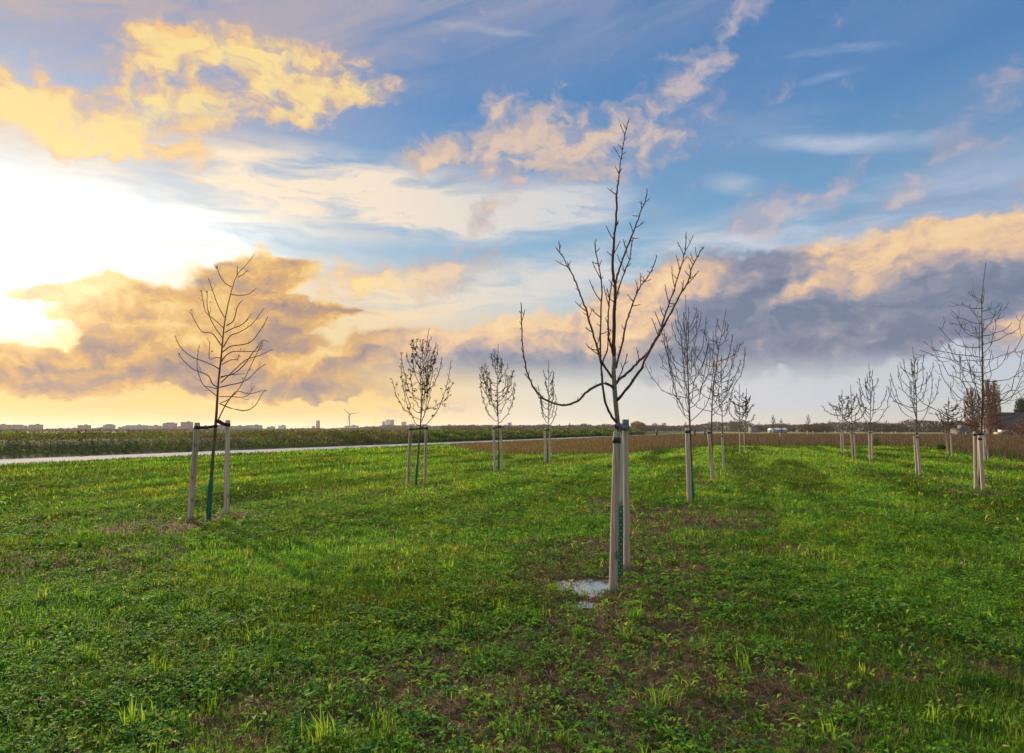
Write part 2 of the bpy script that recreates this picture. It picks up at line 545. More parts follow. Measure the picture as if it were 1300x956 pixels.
def bare(x, y):
    s = np.zeros_like(x)
    for c, rx, ry, w in _pp:
        r = ((x - c.x) / (rx * 1.5)) ** 2 + ((y - c.y) / (ry * 1.7)) ** 2
        s = s + w * np.exp(-r * 1.6)
    n = fbm(x * 1.1, y * 0.8, 21, 5, 0.62)
    n2 = fbm(x * 7, y * 6, 27, 3, 0.6)
    s = np.minimum(s, 1.3)
    return np.clip((s * 1.05 + ((n - 0.5) * 1.4 + (n2 - .5) * 1.5) * (.45 + .8 * s) - 0.30) * 2.2, 0, 1)


def height(x, y):
    r = np.hypot(x, y)
    near = 1 - sstep(r, 14, 60)
    z = near * (0.07 * (fbm(x * .7, y * .7, 1, 3) - .5) + 0.05 * (fbm(x * 3.1, y * 3.1, 2, 3) - .5) + 0.022 * (vnoise(x * 13, y * 13, 3) - .5))
    z = z + near * 0.03 * bare(x, y) * (vnoise(x * 20, y * 20, 9) - .6)
    # puddle hollow
    q = np.exp(-((((x - PUD.x) / .33) ** 2 + ((y - PUD.y) / .48) ** 2) ** 1.5))
    q = q + .72 * np.exp(-(((x - PU2.x) / .14) ** 2 + ((y - PU2.y) / .16) ** 2)) + .52 * np.exp(-(((x - PU3.x) / .20) ** 2 + ((y - PU3.y) / .14) ** 2))
    q = np.minimum(q, 1.0)
    z = z * (1 - .78 * q) - 0.060 * q + q * .016 * np.maximum(fbm(x * 9, y * 6, 111, 3) - .50, 0) / .2
    # spoil heap by the big tree on the right
    h = gp(1262, 629)
    z = z + 0.07 * np.exp(-(((x - h.x) / .55) ** 2 + ((y - h.y) / .4) ** 2)) * (0.6 + vnoise(x * 8, y * 8, 4))
    s = road_s(x, y)
    flat = sstep(s, -1.5, -0.2) * (1 - sstep(s, W_ROAD + .1, W_ROAD + .8))
    z = z * (1 - flat) - 0.03 * flat
    b = sstep(s, W_ROAD + .3, W_ROAD + 4.2) * (1 - sstep(s, W_ROAD + 22, W_ROAD + 34))
    z = z + b * (0.92 + 0.12 * (fbm(x * .3, y * .3, 8, 3) - .5))
    far = sstep(r, 300, 900)
    return z * (1 - far) - 0.02 * far


def lerp(a, b, t):
    return a[..., :] * (1 - t[..., None]) + b[..., :] * t[..., None]


def C(*c):
    return np.array(c, np.float64)


def ground_colour(x, y):
    r = np.hypot(x, y)
    b = bare(x, y)
    big = fbm(x * .35, y * .22, 31, 4)
    soil = lerp(C(.050, .034, .022), C(.105, .072, .046), fbm(x * 4, y * 4, 41, 3))
    turf = lerp(C(.030, .062, .012), C(.075, .105, .022), big)
    fr = sstep(r, 18, 45)
    far_turf = lerp(C(.055, .120, .016), C(.120, .170, .026), sstep(fbm((x * rd.y - y * rd.x) * .9, (x * rd.x + y * rd.y) * .10, 33, 3), .3, .7))
    turf = lerp(turf, far_turf, fr)
    c = lerp(turf, soil, np.clip(b * (1 - .45 * fr), 0, 1))
    md = meadow_depth(x, y)
    mcol = lerp(C(.105, .066, .040), C(.17, .105, .060), fbm(x * .2, y * .08, 35, 4))
    c = lerp(c, mcol, sstep(md, -.3, 1.0) * (1 - sstep(y, 260, 330)))
    fcol = lerp(C(.060, .085, .026), C(.17, .165, .055), sstep(fbm(x * .006, y * .012, 36, 4), .3, .7))
    c = lerp(c, fcol, sstep(y, 260, 330) * (y > 0))
    s = road_s(x, y)
    bank = sstep(s, W_ROAD - .2, W_ROAD + .4)
    bcol = lerp(C(.030, .050, .016), C(.060, .062, .026), fbm(x * .5, y * .5, 37, 3))
    c = lerp(c, bcol, bank * (1 - sstep(s, W_ROAD + 60, W_ROAD + 90)))
    return c


# polar ground sheet out to the horizon
fine_a = np.radians(np.linspace(-52, 52, 700))
coarse_a = np.radians(np.concatenate([np.linspace(52, 308, 66)[1:-1]]))
ang = np.concatenate([fine_a, coarse_a])
rad = np.concatenate([[0.35, 0.8, 1.4, 1.9], np.geomspace(2.3, 60, 470), np.geomspace(60, 400, 120)[1:], np.geomspace(400, 9000, 40)[1:]])
A_, R_ = np.meshgrid(ang, rad)
gx, gy = (np.sin(A_) * R_).ravel(), (np.cos(A_) * R_).ravel()
gz = height(gx, gy)
nA, nR = len(ang), len(rad)
i = np.arange(nR - 1)[:, None] * nA
j = np.arange(nA)[None, :]
j2 = (j + 1) % nA
quads = np.stack([i + j, i + j2, i + nA + j2, i + nA + j], -1).reshape(-1, 4)[:, ::-1]
gv = np.stack([gx, gy, gz], 1)
gc = ground_colour(gx, gy)
gv = np.vstack([gv, [[0, 0, 0]]])
gc = np.vstack([gc, gc[:1]])
cap = np.stack([np.full(nA, len(gv) - 1), (np.arange(nA) + 1) % nA, np.arange(nA)], 1)
flat_f = np.concatenate([quads.ravel(), cap.ravel()])
sizes = np.concatenate([np.full(len(quads), 4), np.full(len(cap), 3)])
link('ground', build_mesh('ground', gv, flat_f, sizes, gc, True), M_GROUND, kind='structure')


# the road: a thin sheet over the levelled strip, with a slightly raised gravel edge
def m_road(q):
    co = objco(q)
    n1 = q.noise(co, 0.35, 4.0, 0.6)
    n2 = q.noise(co, 40.0, 3.0, 0.6)
    k = q.m('MULTIPLY_ADD', n1, 0.7, q.m('MULTIPLY', n2, 0.3))
    c = q.ramp(k, [(0.3, (.22, .225, .25, 1)), (0.7, (.33, .33, .36, 1))])
    return principled(q, c, 0.95, 0.08, bump(q, n2, 0.3, 0.01))


ts = np.concatenate([np.linspace(-60, 200, 140), np.linspace(200, 900, 60)[1:]])
rows = []
for t in ts:
    for w in (0.0, W_ROAD):
        jit = 0.18 * (float(fbm(np.array([t * .5]), np.array([w]), 61, 3)[0]) - .5)
        p = Vector((RN0.x, RN0.y, 0)) + rd * t + rn * (w + jit)
        rows.append((p.x, p.y, 0.004))
k = np.arange(len(ts) - 1)
rq = np.stack([2 * k, 2 * k + 2, 2 * k + 3, 2 * k + 1], 1)
link('road', build_mesh('road', np.array(rows), rq.ravel(), np.full(len(rq), 4)), material('road_surface', m_road), kind='structure')


# the puddle: still water filling the hollow
def m_water(q):
    n = q.node('ShaderNodeBsdfPrincipled')
    n.inputs['Base Color'].default_value = (.07, .08, .095, 1)
    n.inputs['Roughness'].default_value = 0.02
    n.inputs['IOR'].default_value = 2.8
    n.inputs['Specular IOR Level'].default_value = 0.5
    nz = q.noise(objco(q), 7.0, 2.0, 0.5)
    q.l.new(bump(q, nz, 0.04, 0.01), n.inputs['Normal'])
    return n.outputs[0]


M_WATER = material('water', m_water)
a = np.linspace(0, 2 * np.pi, 40, endpoint=False)
WATER_Z = -0.037
pv = np.stack([PUD.x + .85 * np.cos(a), PUD.y + .8 * np.sin(a), np.full(40, WATER_Z)], 1)
link('puddle', build_mesh('puddle', pv, np.arange(40), np.array([40])), M_WATER, kind='structure')

# a pale canal seen over the bank at far left
c0, c1 = gp(-200, 553.0), gp(130, 552.4)
e0, e1 = gp(-200, 551.4), gp(130, 551.2)
pv = np.array([[c0.x, c0.y, .05], [c1.x, c1.y, .05], [e1.x, e1.y, .05], [e0.x, e0.y, .05]])
link('canal_water', build_mesh('canal_water', pv, np.arange(4), np.array([4])), M_WATER, kind='structure')


# ------------------------------------------------------------------ plants of the ground
class Plants:
    """collects blades and leaves as numpy blocks, then makes one mesh"""

    def __init__(s):
        s.v, s.f, s.z, s.c, s.n = [], [], [], [], 0

    def add(s, verts, faces, cols):
        """verts (N,k,3); faces list of index tuples into k; cols (N,k,3)"""
        N, k = verts.shape[:2]
        base = s.n + np.arange(N)[:, None] * k
        for f in faces:
            s.f.append((base + np.array(f)[None, :]))
        s.v.append(verts.reshape(-1, 3))
        s.c.append(cols.reshape(-1, 3))
        s.n += N * k

    def mesh(s, name):
        flat = np.concatenate([f.ravel() for f in s.f])
        sizes = np.concatenate([np.full(len(f), f.shape[1]) for f in s.f])
        return build_mesh(name, np.concatenate(s.v), flat, sizes, np.concatenate(s.c))


def blades(P, x, y, z, L, w, lean, col, bend=0.5, az=None, tipcol=None):
    N = len(x)
    if az is None:
        az = rng.uniform(0, 2 * np.pi, N)
    fa = az + rng.uniform(-.9, .9, N) + np.pi / 2
    dx_, dy_ = np.cos(az), np.sin(az)
    wx, wy = np.cos(fa) * w / 2, np.sin(fa) * w / 2
    b = np.stack([x, y, z - .005], 1)
    h1 = L * .55
    l1, l2 = lean * (1 - bend), lean * (1 + bend)
    m = b + np.stack([dx_ * np.sin(l1) * h1, dy_ * np.sin(l1) * h1, np.cos(l1) * h1], 1)
    h2 = L * .45
    t = m + np.stack([dx_ * np.sin(l2) * h2, dy_ * np.sin(l2) * h2, np.cos(l2) * h2], 1)
    W_ = np.stack([wx, wy, np.zeros(N)], 1)
    v = np.stack([b - W_ * .8, b + W_ * .8, m + W_, m - W_, t], 1)
    c = np.repeat(col[:, None, :], 5, 1)
    if tipcol is not None:
        c[:, 4] = tipcol
    P.add(v, [(0, 1, 2, 3), (3, 2, 4)], c)


def spikes(P, x, y, z, L, w, lean, col, tipcol=None):
    N = len(x)
    az = rng.uniform(0, 2 * np.pi, N)
    fa = rng.uniform(0, np.pi, N)
    b = np.stack([x, y, z - .01], 1)
    t = b + np.stack([np.cos(az) * np.sin(lean) * L, np.sin(az) * np.sin(lean) * L, np.cos(lean) * L], 1)
    W_ = np.stack([np.cos(fa) * w / 2, np.sin(fa) * w / 2, np.zeros(N)], 1)
    v = np.stack([b - W_, b + W_, t], 1)
    c = np.repeat(col[:, None, :], 3, 1)
    if tipcol is not None:
        c[:, 2] = tipcol
    P.add(v, [(0, 1, 2)], c)


def leaves(P, x, y, z, L, w, az, el, col, droop=0.6):
    """broad folded leaf: base, two sides, mid rib raised, tip"""
    N = len(x)
    d = np.stack([np.cos(az) * np.cos(el), np.sin(az) * np.cos(el), np.sin(el)], 1)
    s_ = np.stack([-np.sin(az), np.cos(az), rng.uniform(-.35, .35, N)], 1)
    b = np.stack([x, y, z], 1)
    mid = b + d * (L * .55)[:, None]
    d2 = np.stack([np.cos(az) * np.cos(el - droop), np.sin(az) * np.cos(el - droop), np.sin(el - droop)], 1)
    tip = mid + d2 * (L * .45)[:, None]
    up = np.zeros((N, 3))
    up[:, 2] = w * .22
    v = np.stack([b, mid + s_ * (w / 2)[:, None] + up, mid, mid - s_ * (w / 2)[:, None] + up, tip], 1)
    c = np.repeat(col[:, None, :], 5, 1)
    c[:, 2] *= 1.15
    P.add(v, [(0, 2, 1), (0, 3, 2), (2, 4, 1), (3, 4, 2)], c)


def scatter(r0, r1, dens, half=39.5):
    """random spots in the seen sector between two distances"""
    th = math.radians(max(half, 50) if r1 <= 9 else (max(half, 44) if r1 <= 16 else half))
    n = int(th * (r1 * r1 - r0 * r0) * dens)
    r = np.sqrt(rng.uniform(r0 * r0, r1 * r1, n))
    a = rng.uniform(-th, th, n)
    return np.sin(a) * r, np.cos(a) * r


def pick(cols, n, p=None):
    c = np.array(cols)
    k = rng.choice(len(cols), n, p=p)
    return c[k] * rng.uniform(.6, 1.45, (n, 1))


GREENS = [(.085, .180, .014), (.120, .235, .018), (.062, .145, .014), (.170, .265, .024), (.042, .100, .018), (.24, .28, .035), (.26, .22, .08), (.14, .09, .05)]
GP = [.25, .25, .17, .13, .09, .06, .03, .02]
DEAD = [(.16, .105, .065), (.10, .062, .040), (.24, .17, .095), (.065, .042, .030), (.32, .25, .15), (.07, .11, .025)]
DP = [.28, .26, .12, .18, .04, .12]
WEED = [(.105, .240, .026), (.065, .180, .026), (.150, .290, .030), (.045, .140, .036), (.22, .32, .04), (.14, .09, .05)]
WP = [.30, .25, .20, .12, .09, .04]

turf = Plants()
weeds = Plants()


def on_lawn(x, y):
    return (meadow_depth(x, y) < 0.3) & (road_s(x, y) < -0.05)


def puddle_free(x, y, z):
    return z > WATER_Z + .003


bands = [(2.4, 5.2, 8000, 1.0, .0042, .046), (5.2, 8.5, 5000, 1.0, .0052, .050), (8.5, 14, 1700, 1.1, .0088, .060), (14, 24, 520, 1.2, .015, .080), (24, 42, 150, 1.4, .028, .095), (42, 80, 38, 1.7, .055, .12)]
for (r0, r1, dens, ls, w, L0) in bands:
    x, y = scatter(r0, r1, dens, 40.5 if r0 < 40 else 40)
    b = bare(x, y)
    patch = fbm(x * 1.6, y * 1.3, 71, 4)
    z = height(x, y)
    keep = on_lawn(x, y) & (rng.uniform(0, 1, len(x)) > b * 0.86) & puddle_free(x, y, z) & (rng.uniform(0, 1, len(x)) < .45 + patch)
    x, y, z, b, patch = x[keep], y[keep], z[keep], b[keep], patch[keep]
    n = len(x)
    col = pick(GREENS, n, GP)
    big = fbm(x * .5, y * .35, 73, 3)
    streak = fbm((x * rd.y - y * rd.x) * 1.0, (x * rd.x + y * rd.y) * .12, 75, 3)
    stripe = sstep(streak, .40, .60)
    col *= (0.55 + 0.75 * sstep(big, .3, .7) * (1 - .5 * sstep(y, 6, 14)) + .75 * (stripe - .3) * sstep(y, 6, 16) + .06)[:, None]
    col *= 1.12
    col[:, 0] *= 0.85 + 0.5 * sstep(fbm(x * .9, y * .9, 77, 3), .45, .75)
    dead = rng.uniform(0, 1, n) < b * .5 + .03
    col[dead] = pick(DEAD, int(dead.sum()), DP)
    # long uncut grass towards the road on the left
    tall = sstep(y, 14, 26) * sstep(-x, -2, 8)
    L = L0 * ls ** 0 * rng.uniform(.55, 1.5, n) * (.6 + .8 * patch) * (1 + .6 * tall)
    lean = np.abs(rng.normal(.62, .42, n)).clip(0, 1.4)
    az = rng.uniform(0, 2 * np.pi, n)
    comb = fbm(x * 1.3, y * 1.3, 79, 2) * 4 * np.pi
    az = np.where(rng.uniform(0, 1, n) < .55, comb + rng.normal(0, .6, n), az)
    blades(turf, x, y, z, L, w * rng.uniform(.6, 1.4, n), lean, col, .55, az)

# broad-leaved weeds (clover, dandelion, plantain) through the turf
for (r0, r1, dens, s) in [(2.4, 5.5, 620, 1.05), (5.5, 9, 360, 1.2), (9, 16, 95, 1.7), (16, 30, 18, 2.4)]:
    x, y = scatter(r0, r1, dens)
    wz = fbm(x * .9, y * .8, 81, 4)
    zone = np.clip(sstep(wz, .38, .60) + .7 * np.exp(-((x - .3) / 1.6) ** 2), 0, 1) * (.35 + 1.1 * sstep(fbm(x * 4, y * 4, 83, 3), .4, .65))
    keep = on_lawn(x, y) & (rng.uniform(0, 1, len(x)) < zone) & (rng.uniform(0, 1, len(x)) > bare(x, y) * .55)
    x, y = x[keep], y[keep]
    z = height(x, y)
    k = puddle_free(x, y, z)
    x, y, z = x[k], y[k], z[k]
    n = len(x)
    kind = rng.uniform(0, 1, n)
    tone = pick(WEED, n, WP)
    for q_ in range(7):
        az = q_ * 2.4 + rng.uniform(0, 6.28, n)
        rr = rng.uniform(.0, .045, n) * s
        small = kind < .72
        L = np.where(small, rng.uniform(.014, .030, n), rng.uniform(.045, .10, n)) * s
        wd = L * np.where(small, rng.uniform(.7, 1.0, n), rng.uniform(.22, .34, n))
        zz = z + np.where(small, rng.uniform(.015, .055, n), .008) * min(s, 1.5)
        leaves(weeds, x + np.cos(az) * rr, y + np.sin(az) * rr, zz, L, wd, az, rng.uniform(-.1, .7, n), tone * rng.uniform(.8, 1.25, (n, 1)))

# tufts of longer, paler grass and single leaves coloured brighter to paint in highlights
for (r0, r1, dens, w) in [(2.4, 6, 7.0, .0055), (6, 12, 4.5, .008), (12, 24, 1.6, .014)]:
    cx_, cy_ = scatter(r0, r1, dens)
    k = on_lawn(cx_, cy_) & (rng.uniform(0, 1, len(cx_)) > bare(cx_, cy_) * .5)
    cx_, cy_ = cx_[k], cy_[k]
    m = 34
    N_ = len(cx_) * m
    sz = np.repeat(rng.uniform(.35, 1.2, len(cx_)) ** 1.5, m)
    a_ = rng.uniform(0, 6.28, N_)
    r_ = np.abs(rng.normal(0, .055, N_)) * sz
    x, y = np.repeat(cx_, m) + np.cos(a_) * r_, np.repeat(cy_, m) + np.sin(a_) * r_
    tone = np.repeat(pick([(.14, .26, .02), (.20, .31, .03), (.10, .21, .018), (.27, .33, .06), (.06, .15, .02)], len(cx_), [.32, .22, .26, .06, .14]), m, 0)
    z = height(x, y)
    k = z > WATER_Z
    lean_dir = np.repeat(rng.uniform(0, 6.28, len(cx_)), m)
    az_ = np.where(rng.uniform(0, 1, N_) < .5, a_, lean_dir + rng.normal(0, .5, N_))
    ln = .105 * sz * rng.uniform(.5, 1.4, N_)
    tone = tone * rng.uniform(.7, 1.3, (N_, 1))
    blades(turf, x[k], y[k], z[k], ln[k], (w * rng.uniform(.6, 1.4, N_))[k], (np.abs(rng.normal(.5, .35, N_)).clip(0, 1.4))[k], tone[k], .6, az_[k])
for (r0, r1, dens, s) in [(2.4, 6, 20, .72), (6, 12, 10, 1.0), (12, 24, 3, 1.6)]:
    x, y = scatter(r0, r1, dens)
    k = on_lawn(x, y)
    x, y = x[k], y[k]
    z = height(x, y)
    n = len(x)
    tone = pick([(.22, .34, .03), (.15, .30, .03), (.30, .36, .06), (.34, .27, .12)], n, [.4, .4, .12, .08])
    for q_ in range(2):
        leaves(weeds, x, y, z + .012, rng.uniform(.05, .11, n) * s, rng.uniform(.014, .032, n) * s, rng.uniform(0, 6.28, n), rng.uniform(.2, 1.2, n), tone)

# dead stems and litter lying on the bare patches
for (r0, r1, dens, w, L0) in [(2.4, 6, 1500, .0035, .08), (6, 10, 900, .005, .09), (10, 20, 220, .010, .12), (20, 40, 40, .02, .16)]:
    x, y = scatter(r0, r1, dens)
    b = bare(x, y)
    z = height(x, y)
    keep = on_lawn(x, y) & (rng.uniform(0, 1, len(x)) < b + .02) & (z > WATER_Z - .004)
    x, y, z = x[keep], y[keep], z[keep]
    n = len(x)
    blades(turf, x, y, z + .006, L0 * rng.uniform(.3, 1.5, n), w * rng.uniform(.5, 1.6, n), rng.uniform(.9, 1.55, n), pick(DEAD, n, DP), .1)
# a few clods
x, y = scatter(2.6, 12, 160)
b = bare(x, y)
keep = (b > .45) & on_lawn(x, y)
x, y = x[keep], y[keep]
z = height(x, y)
n = len(x)
leaves(weeds, x, y, z + .004, rng.uniform(.01, .035, n), rng.uniform(.008, .03, n), rng.uniform(0, 6.28, n), rng.uniform(0, .9, n), pick([(.06, .04, .028), (.10, .065, .04), (.035, .026, .02)], n), 1.4)

link('grass', turf.mesh('grass'), M_LEAFY, kind='stuff', label='short green lawn grass with patches of dead brown stems', cat='grass')
link('weeds', weeds.mesh('weeds'), M_LEAFY, kind='stuff', label='small broad leaved weeds growing through the lawn', cat='weeds')

# tall brown meadow beyond the lawn
meadow = Plants()
MB = [(.150, .085, .062), (.115, .064, .052), (.19, .12, .075), (.090, .056, .052), (.13, .080, .074), (.085, .100, .032), (.22, .155, .085), (.07, .085, .03)]
for (r0, r1, dens, w) in [(36, 60, 62, .035), (60, 100, 24, .055), (100, 180, 7.0, .10), (180, 320, 1.6, .20)]:
    x, y = scatter(r0, r1, dens, 40.5)
    md = meadow_depth(x, y)
    keep = md + rng.normal(0, .5, len(x)) > 0
    x, y, md = x[keep], y[keep], md[keep]
    n = len(x)
    tuft = fbm(x * .5, y * .3, 91, 3)
    # browner and taller to the right, grassier and lower by the road
    east = sstep(x / y, .05, .35)
    hgt = (.26 + .20 * east) * rng.uniform(.5, 1.35, n) * (.55 + .9 * tuft) + .05
    green_edge = np.exp(-np.clip(md, 0, 99) / 2.0)
    hgt *= (1 - .35 * green_edge)
    col = pick(MB, n)
    col = lerp(col, pick([(.055, .10, .02), (.09, .13, .03)], n), (rng.uniform(0, 1, n) < green_edge * .8 + .08) * 1.0)
    col = lerp(col, col * C(.80, .78, 1.05), east)
    spikes(meadow, x, y, height(x, y), hgt, w * rng.uniform(.5, 1.3, n), np.abs(rng.normal(.1, .2, n)), col)
link('meadow_grass', meadow.mesh('meadow_grass'), M_LEAFY, kind='stuff', label='tall brown dry meadow grass beyond the lawn', cat='meadow')

# the overgrown bank behind the road
bank = Plants()
dist_along = lambda n, a0, a1: a0 + (a1 - a0) * rng.uniform(0, 1, n) ** 1.5
n = 90000
t = dist_along(n, -35, 260)
s = W_ROAD + .25 + rng.uniform(0, 1, n) ** 1.5 * 17
x = RN0.x + rd.x * t + rn.x * s
y = RN0.y + rd.y * t + rn.y * s
k = (np.abs(np.arctan2(x, y)) < R(41)) & (y > 5)
x, y, s, t = x[k], y[k], s[k], t[k]
n = len(x)
d = np.hypot(x, y) / 40
z = height(x, y)
clump = fbm(x * .45, y * .45, 95, 3)
col = pick([(.055, .115, .018), (.085, .150, .022), (.040, .080, .016), (.12, .115, .036), (.10, .075, .036)], n, [.3, .25, .22, .13, .10])
pt = fbm(x * .28, y * .16, 101, 4)
col = lerp(col, pick([(.115, .080, .050), (.085, .070, .045), (.14, .12, .05)], n), (rng.uniform(0, 1, n) < sstep(pt, .5, .7) * .75) * 1.0)
col *= (.65 + .9 * sstep(fbm(x * .6, y * .4, 103, 3), .3, .7))[:, None]
leaves(bank, x, y, z + rng.uniform(0, .50, n) * (.3 + clump), .17 * d * rng.uniform(.5, 1.5, n), .07 * d * rng.uniform(.6, 1.4, n), rng.uniform(0, 6.28, n), rng.uniform(-.2, 1.3, n), col)
n = 85000
t = dist_along(n, -35, 280)
s = W_ROAD + 1.6 + rng.uniform(0, 1, n) ** .8 * 15
x = RN0.x + rd.x * t + rn.x * s
y = RN0.y + rd.y * t + rn.y * s
k = (np.abs(np.arctan2(x, y)) < R(41)) & (y > 5)
x, y, s = x[k], y[k], s[k]
n = len(x)
d = np.hypot(x, y) / 40
clump = fbm(x * .8, y * .8, 97, 3)
tallone = rng.uniform(0, 1, n) ** 6
hh = ((.10 + .62 * clump * sstep(fbm(x * .3, y * .2, 105, 3), .2, .6)) * rng.uniform(.5, 1.4, n) + .45 * tallone) * sstep(s, W_ROAD + .8, W_ROAD + 4)
spikes(bank, x, y, height(x, y), hh, .022 * d * rng.uniform(.5, 1.3, n), np.abs(rng.normal(.05, .12, n)), pick([(.17, .105, .085), (.13, .080, .070), (.21, .14, .09), (.08, .10, .03), (.10, .13, .03)], n))
# seeding stalks that rise above the rest
n = 260
t = dist_along(n, -33, 200)
s = W_ROAD + 3.5 + rng.uniform(0, 1, n) * 6
x = RN0.x + rd.x * t + rn.x * s
y = RN0.y + rd.y * t + rn.y * s
for xx, yy, zz in zip(x, y, height(x, y)):
    hgt = rng.uniform(.5, .95) if rng.uniform() < .65 else rng.uniform(.9, 1.5)
    k = 14
    u = rng.uniform(.25, 1, k)
    dd = math.hypot(xx, yy) / 40
    one = np.ones(1)
    spikes(bank, one * xx, one * yy, one * zz, one * hgt, one * .028 * dd, np.abs(rng.normal(.04, .05, 1)), np.array([[.13, .08, .05]]))
    leaves(bank, xx + rng.normal(0, .025, k) * dd, yy + rng.normal(0, .025, k) * dd, zz + u * hgt, .07 * dd * rng.uniform(.5, 1.2, k), .025 * dd * rng.uniform(.6, 1.4, k), rng.uniform(0, 6.28, k), rng.uniform(.2, 1.3, k), np.tile([[.13, .085, .055]], (k, 1)))
link('bank_weeds', bank.mesh('bank_weeds'), M_LEAFY, kind='stuff', label='rough green weeds and dry stalks covering the bank behind the road', cat='weeds')
# ------------------------------------------------------------------ tubes, trees, stakes
class TB:
    """collects tapered tubes (and leaves) into one mesh, in coordinates relative to an origin"""

    def __init__(s, origin):
        s.o = Vector(origin)
        s.v, s.f, s.c = [], [], []

    def tube(s, pts, radii, sides=5, cap=True, col=None, twist=0.0):
        pts = [Vector(p) - s.o for p in pts]
        n = len(pts)
        base = len(s.v)
        ref = Vector((1, 0, 0))
        for k in range(n):
            d = (pts[min(k + 1, n - 1)] - pts[max(k - 1, 0)])
            if d.length < 1e-9:
                d = Vector((0, 0, 1))
            d.normalize()
            if abs(d.dot(ref)) > .93:
                ref = Vector((0, 1, 0)) if abs(d.y) < .9 else Vector((0, 0, 1))
            u = (ref - d * ref.dot(d)).normalized()
            w = d.cross(u)
            for q in range(sides):
                a = 2 * math.pi * q / sides + twist
                s.v.append(pts[k] + (u * math.cos(a) + w * math.sin(a)) * radii[k])
                s.c.append(col or (1, 1, 1))
        for k in range(n - 1):
            for q in range(sides):
                a = base + k * sides + q
                b = base + k * sides + (q + 1) % sides
                s.f.append((a, b, b + sides, a + sides))
        if cap:
            s.f.append(tuple(base + q for q in range(sides))[::-1])
            s.f.append(tuple(base + (n - 1) * sides + q for q in range(sides)))

    def quad(s, p, a, b, col=(1, 1, 1)):
        p = Vector(p) - s.o
        k = len(s.v)
        for q in (p - a - b, p + a - b, p + a + b, p - a + b):
            s.v.append(q)
            s.c.append(col)
        s.f.append((k, k + 1, k + 2, k + 3))

    def poly(s, pts, col=(1, 1, 1)):
        k = len(s.v)
        for q in pts:
            s.v.append(Vector(q) - s.o)
            s.c.append(col)
        s.f.append(tuple(range(k, k + len(pts))))

    def box(s, c, hx, hy, hz, rz=0.0, col=(1, 1, 1)):
        c = Vector(c) - s.o
        k = len(s.v)
        ca, sa = math.cos(rz), math.sin(rz)
        for z in (-1, 1):
            for x, y in ((-1, -1), (1, -1), (1, 1), (-1, 1)):
                s.v.append(c + Vector((x * hx * ca - y * hy * sa, x * hx * sa + y * hy * ca, z * hz)))
                s.c.append(col)
        for f in ((0, 3, 2, 1), (4, 5, 6, 7), (0, 1, 5, 4), (1, 2, 6, 5), (2, 3, 7, 6), (3, 0, 4, 7)):
            s.f.append(tuple(k + q for q in f))

    def mesh(s, name, smooth=True):
        flat = np.array([q for f in s.f for q in f])
        sz = np.array([len(f) for f in s.f])
        return build_mesh(name, np.array([tuple(v) for v in s.v]), flat, sz, np.array(s.c, float), smooth)


def m_bark(a, b, scale=30.0, rough=0.85):
    def f(q):
        co = objco(q)
        n1 = q.noise(q.v('MULTIPLY', co, (3, 3, 1)), scale, 5.0, 0.65)
        n2 = q.noise(co, 3.0, 3.0, 0.6)
        k = q.m('MULTIPLY_ADD', n1, .7, q.m('MULTIPLY', n2, .3))
        return principled(q, q.ramp(k, [(0.32, a), (0.66, b)]), rough, 0.2, bump(q, n1, .6, .006))
    return f


M_BARK_PALE = material('pale_bark', m_bark((.060, .068, .052, 1), (.20, .205, .165, 1)))
M_BARK = material('dark_bark', m_bark((.035, .028, .022, 1), (.13, .10, .07, 1)))
M_TWIG = material('red_brown_twig', m_bark((.030, .015, .011, 1), (.11, .055, .036, 1), 60))
M_TWIG2 = material('grey_twig', m_bark((.035, .026, .021, 1), (.080, .058, .045, 1)))


def m_wood(q, k=1.0):
    co = objco(q)
    grain = q.noise(q.v('MULTIPLY', co, (34, 34, 3.2)), 1.0, 6.0, 0.75, 1.2)
    big = q.noise(q.v('MULTIPLY', co, (6, 6, 2.5)), 1.0, 4.0, 0.6)
    knot = q.node('ShaderNodeTexVoronoi', voronoi_dimensions='3D')
    q.put(knot.inputs['Vector'], q.v('MULTIPLY', co, (7, 7, 3.2)))
    knot.inputs['Scale'].default_value = 1.0
    kk = q.step(knot.outputs['Distance'], .20, .06)
    c = q.ramp(grain, [(0.34, (.085 * k, .068 * k, .055 * k, 1)), (0.44, (.25 * k, .195 * k, .150 * k, 1)), (0.56, (.36 * k, .295 * k, .235 * k, 1)), (0.70, (.50 * k, .425 * k, .345 * k, 1))])
    c = q.mix(q.step(big, .45, .75), c, q.mix(0.6, c, (.42, .40, .40, 1)))
    c = q.mix(q.m('MULTIPLY', kk, .8), c, (.07, .05, .04, 1))
    blot = q.noise(q.v('MULTIPLY', co, (14, 14, 5)), 1.0, 5.0, 0.7)
    c = q.mix(q.m('MULTIPLY', q.step(blot, .52, .66), .75), c, (.10, .075, .055, 1))
    oz = q.sep(co)[2]
    damp = q.step(q.m('ADD', oz, q.m('MULTIPLY', big, .12)), .16, .02)
    c = q.mix(q.m('MULTIPLY', damp, .65), c, (.10, .075, .05, 1))
    return principled(q, c, 0.85, 0.2, bump(q, grain, .7, .004))


M_WOOD = material('weathered_wood', m_wood)
M_WOOD_PALE = material('pale_weathered_wood', lambda q: m_wood(q, 1.35))


def plain(name, col, rough=.8, spec=.3, var=.35, scale=12.0):
    def f(q):
        n1 = q.noise(objco(q), scale, 4.0, .6)
        lo = tuple(c * (1 - var) for c in col) + (1,)
        hi = tuple(min(1, c * (1 + var)) for c in col) + (1,)
        return principled(q, q.ramp(n1, [(.3, lo), (.7, hi)]), rough, spec, bump(q, n1, .3, .01))
    return material(name, f)


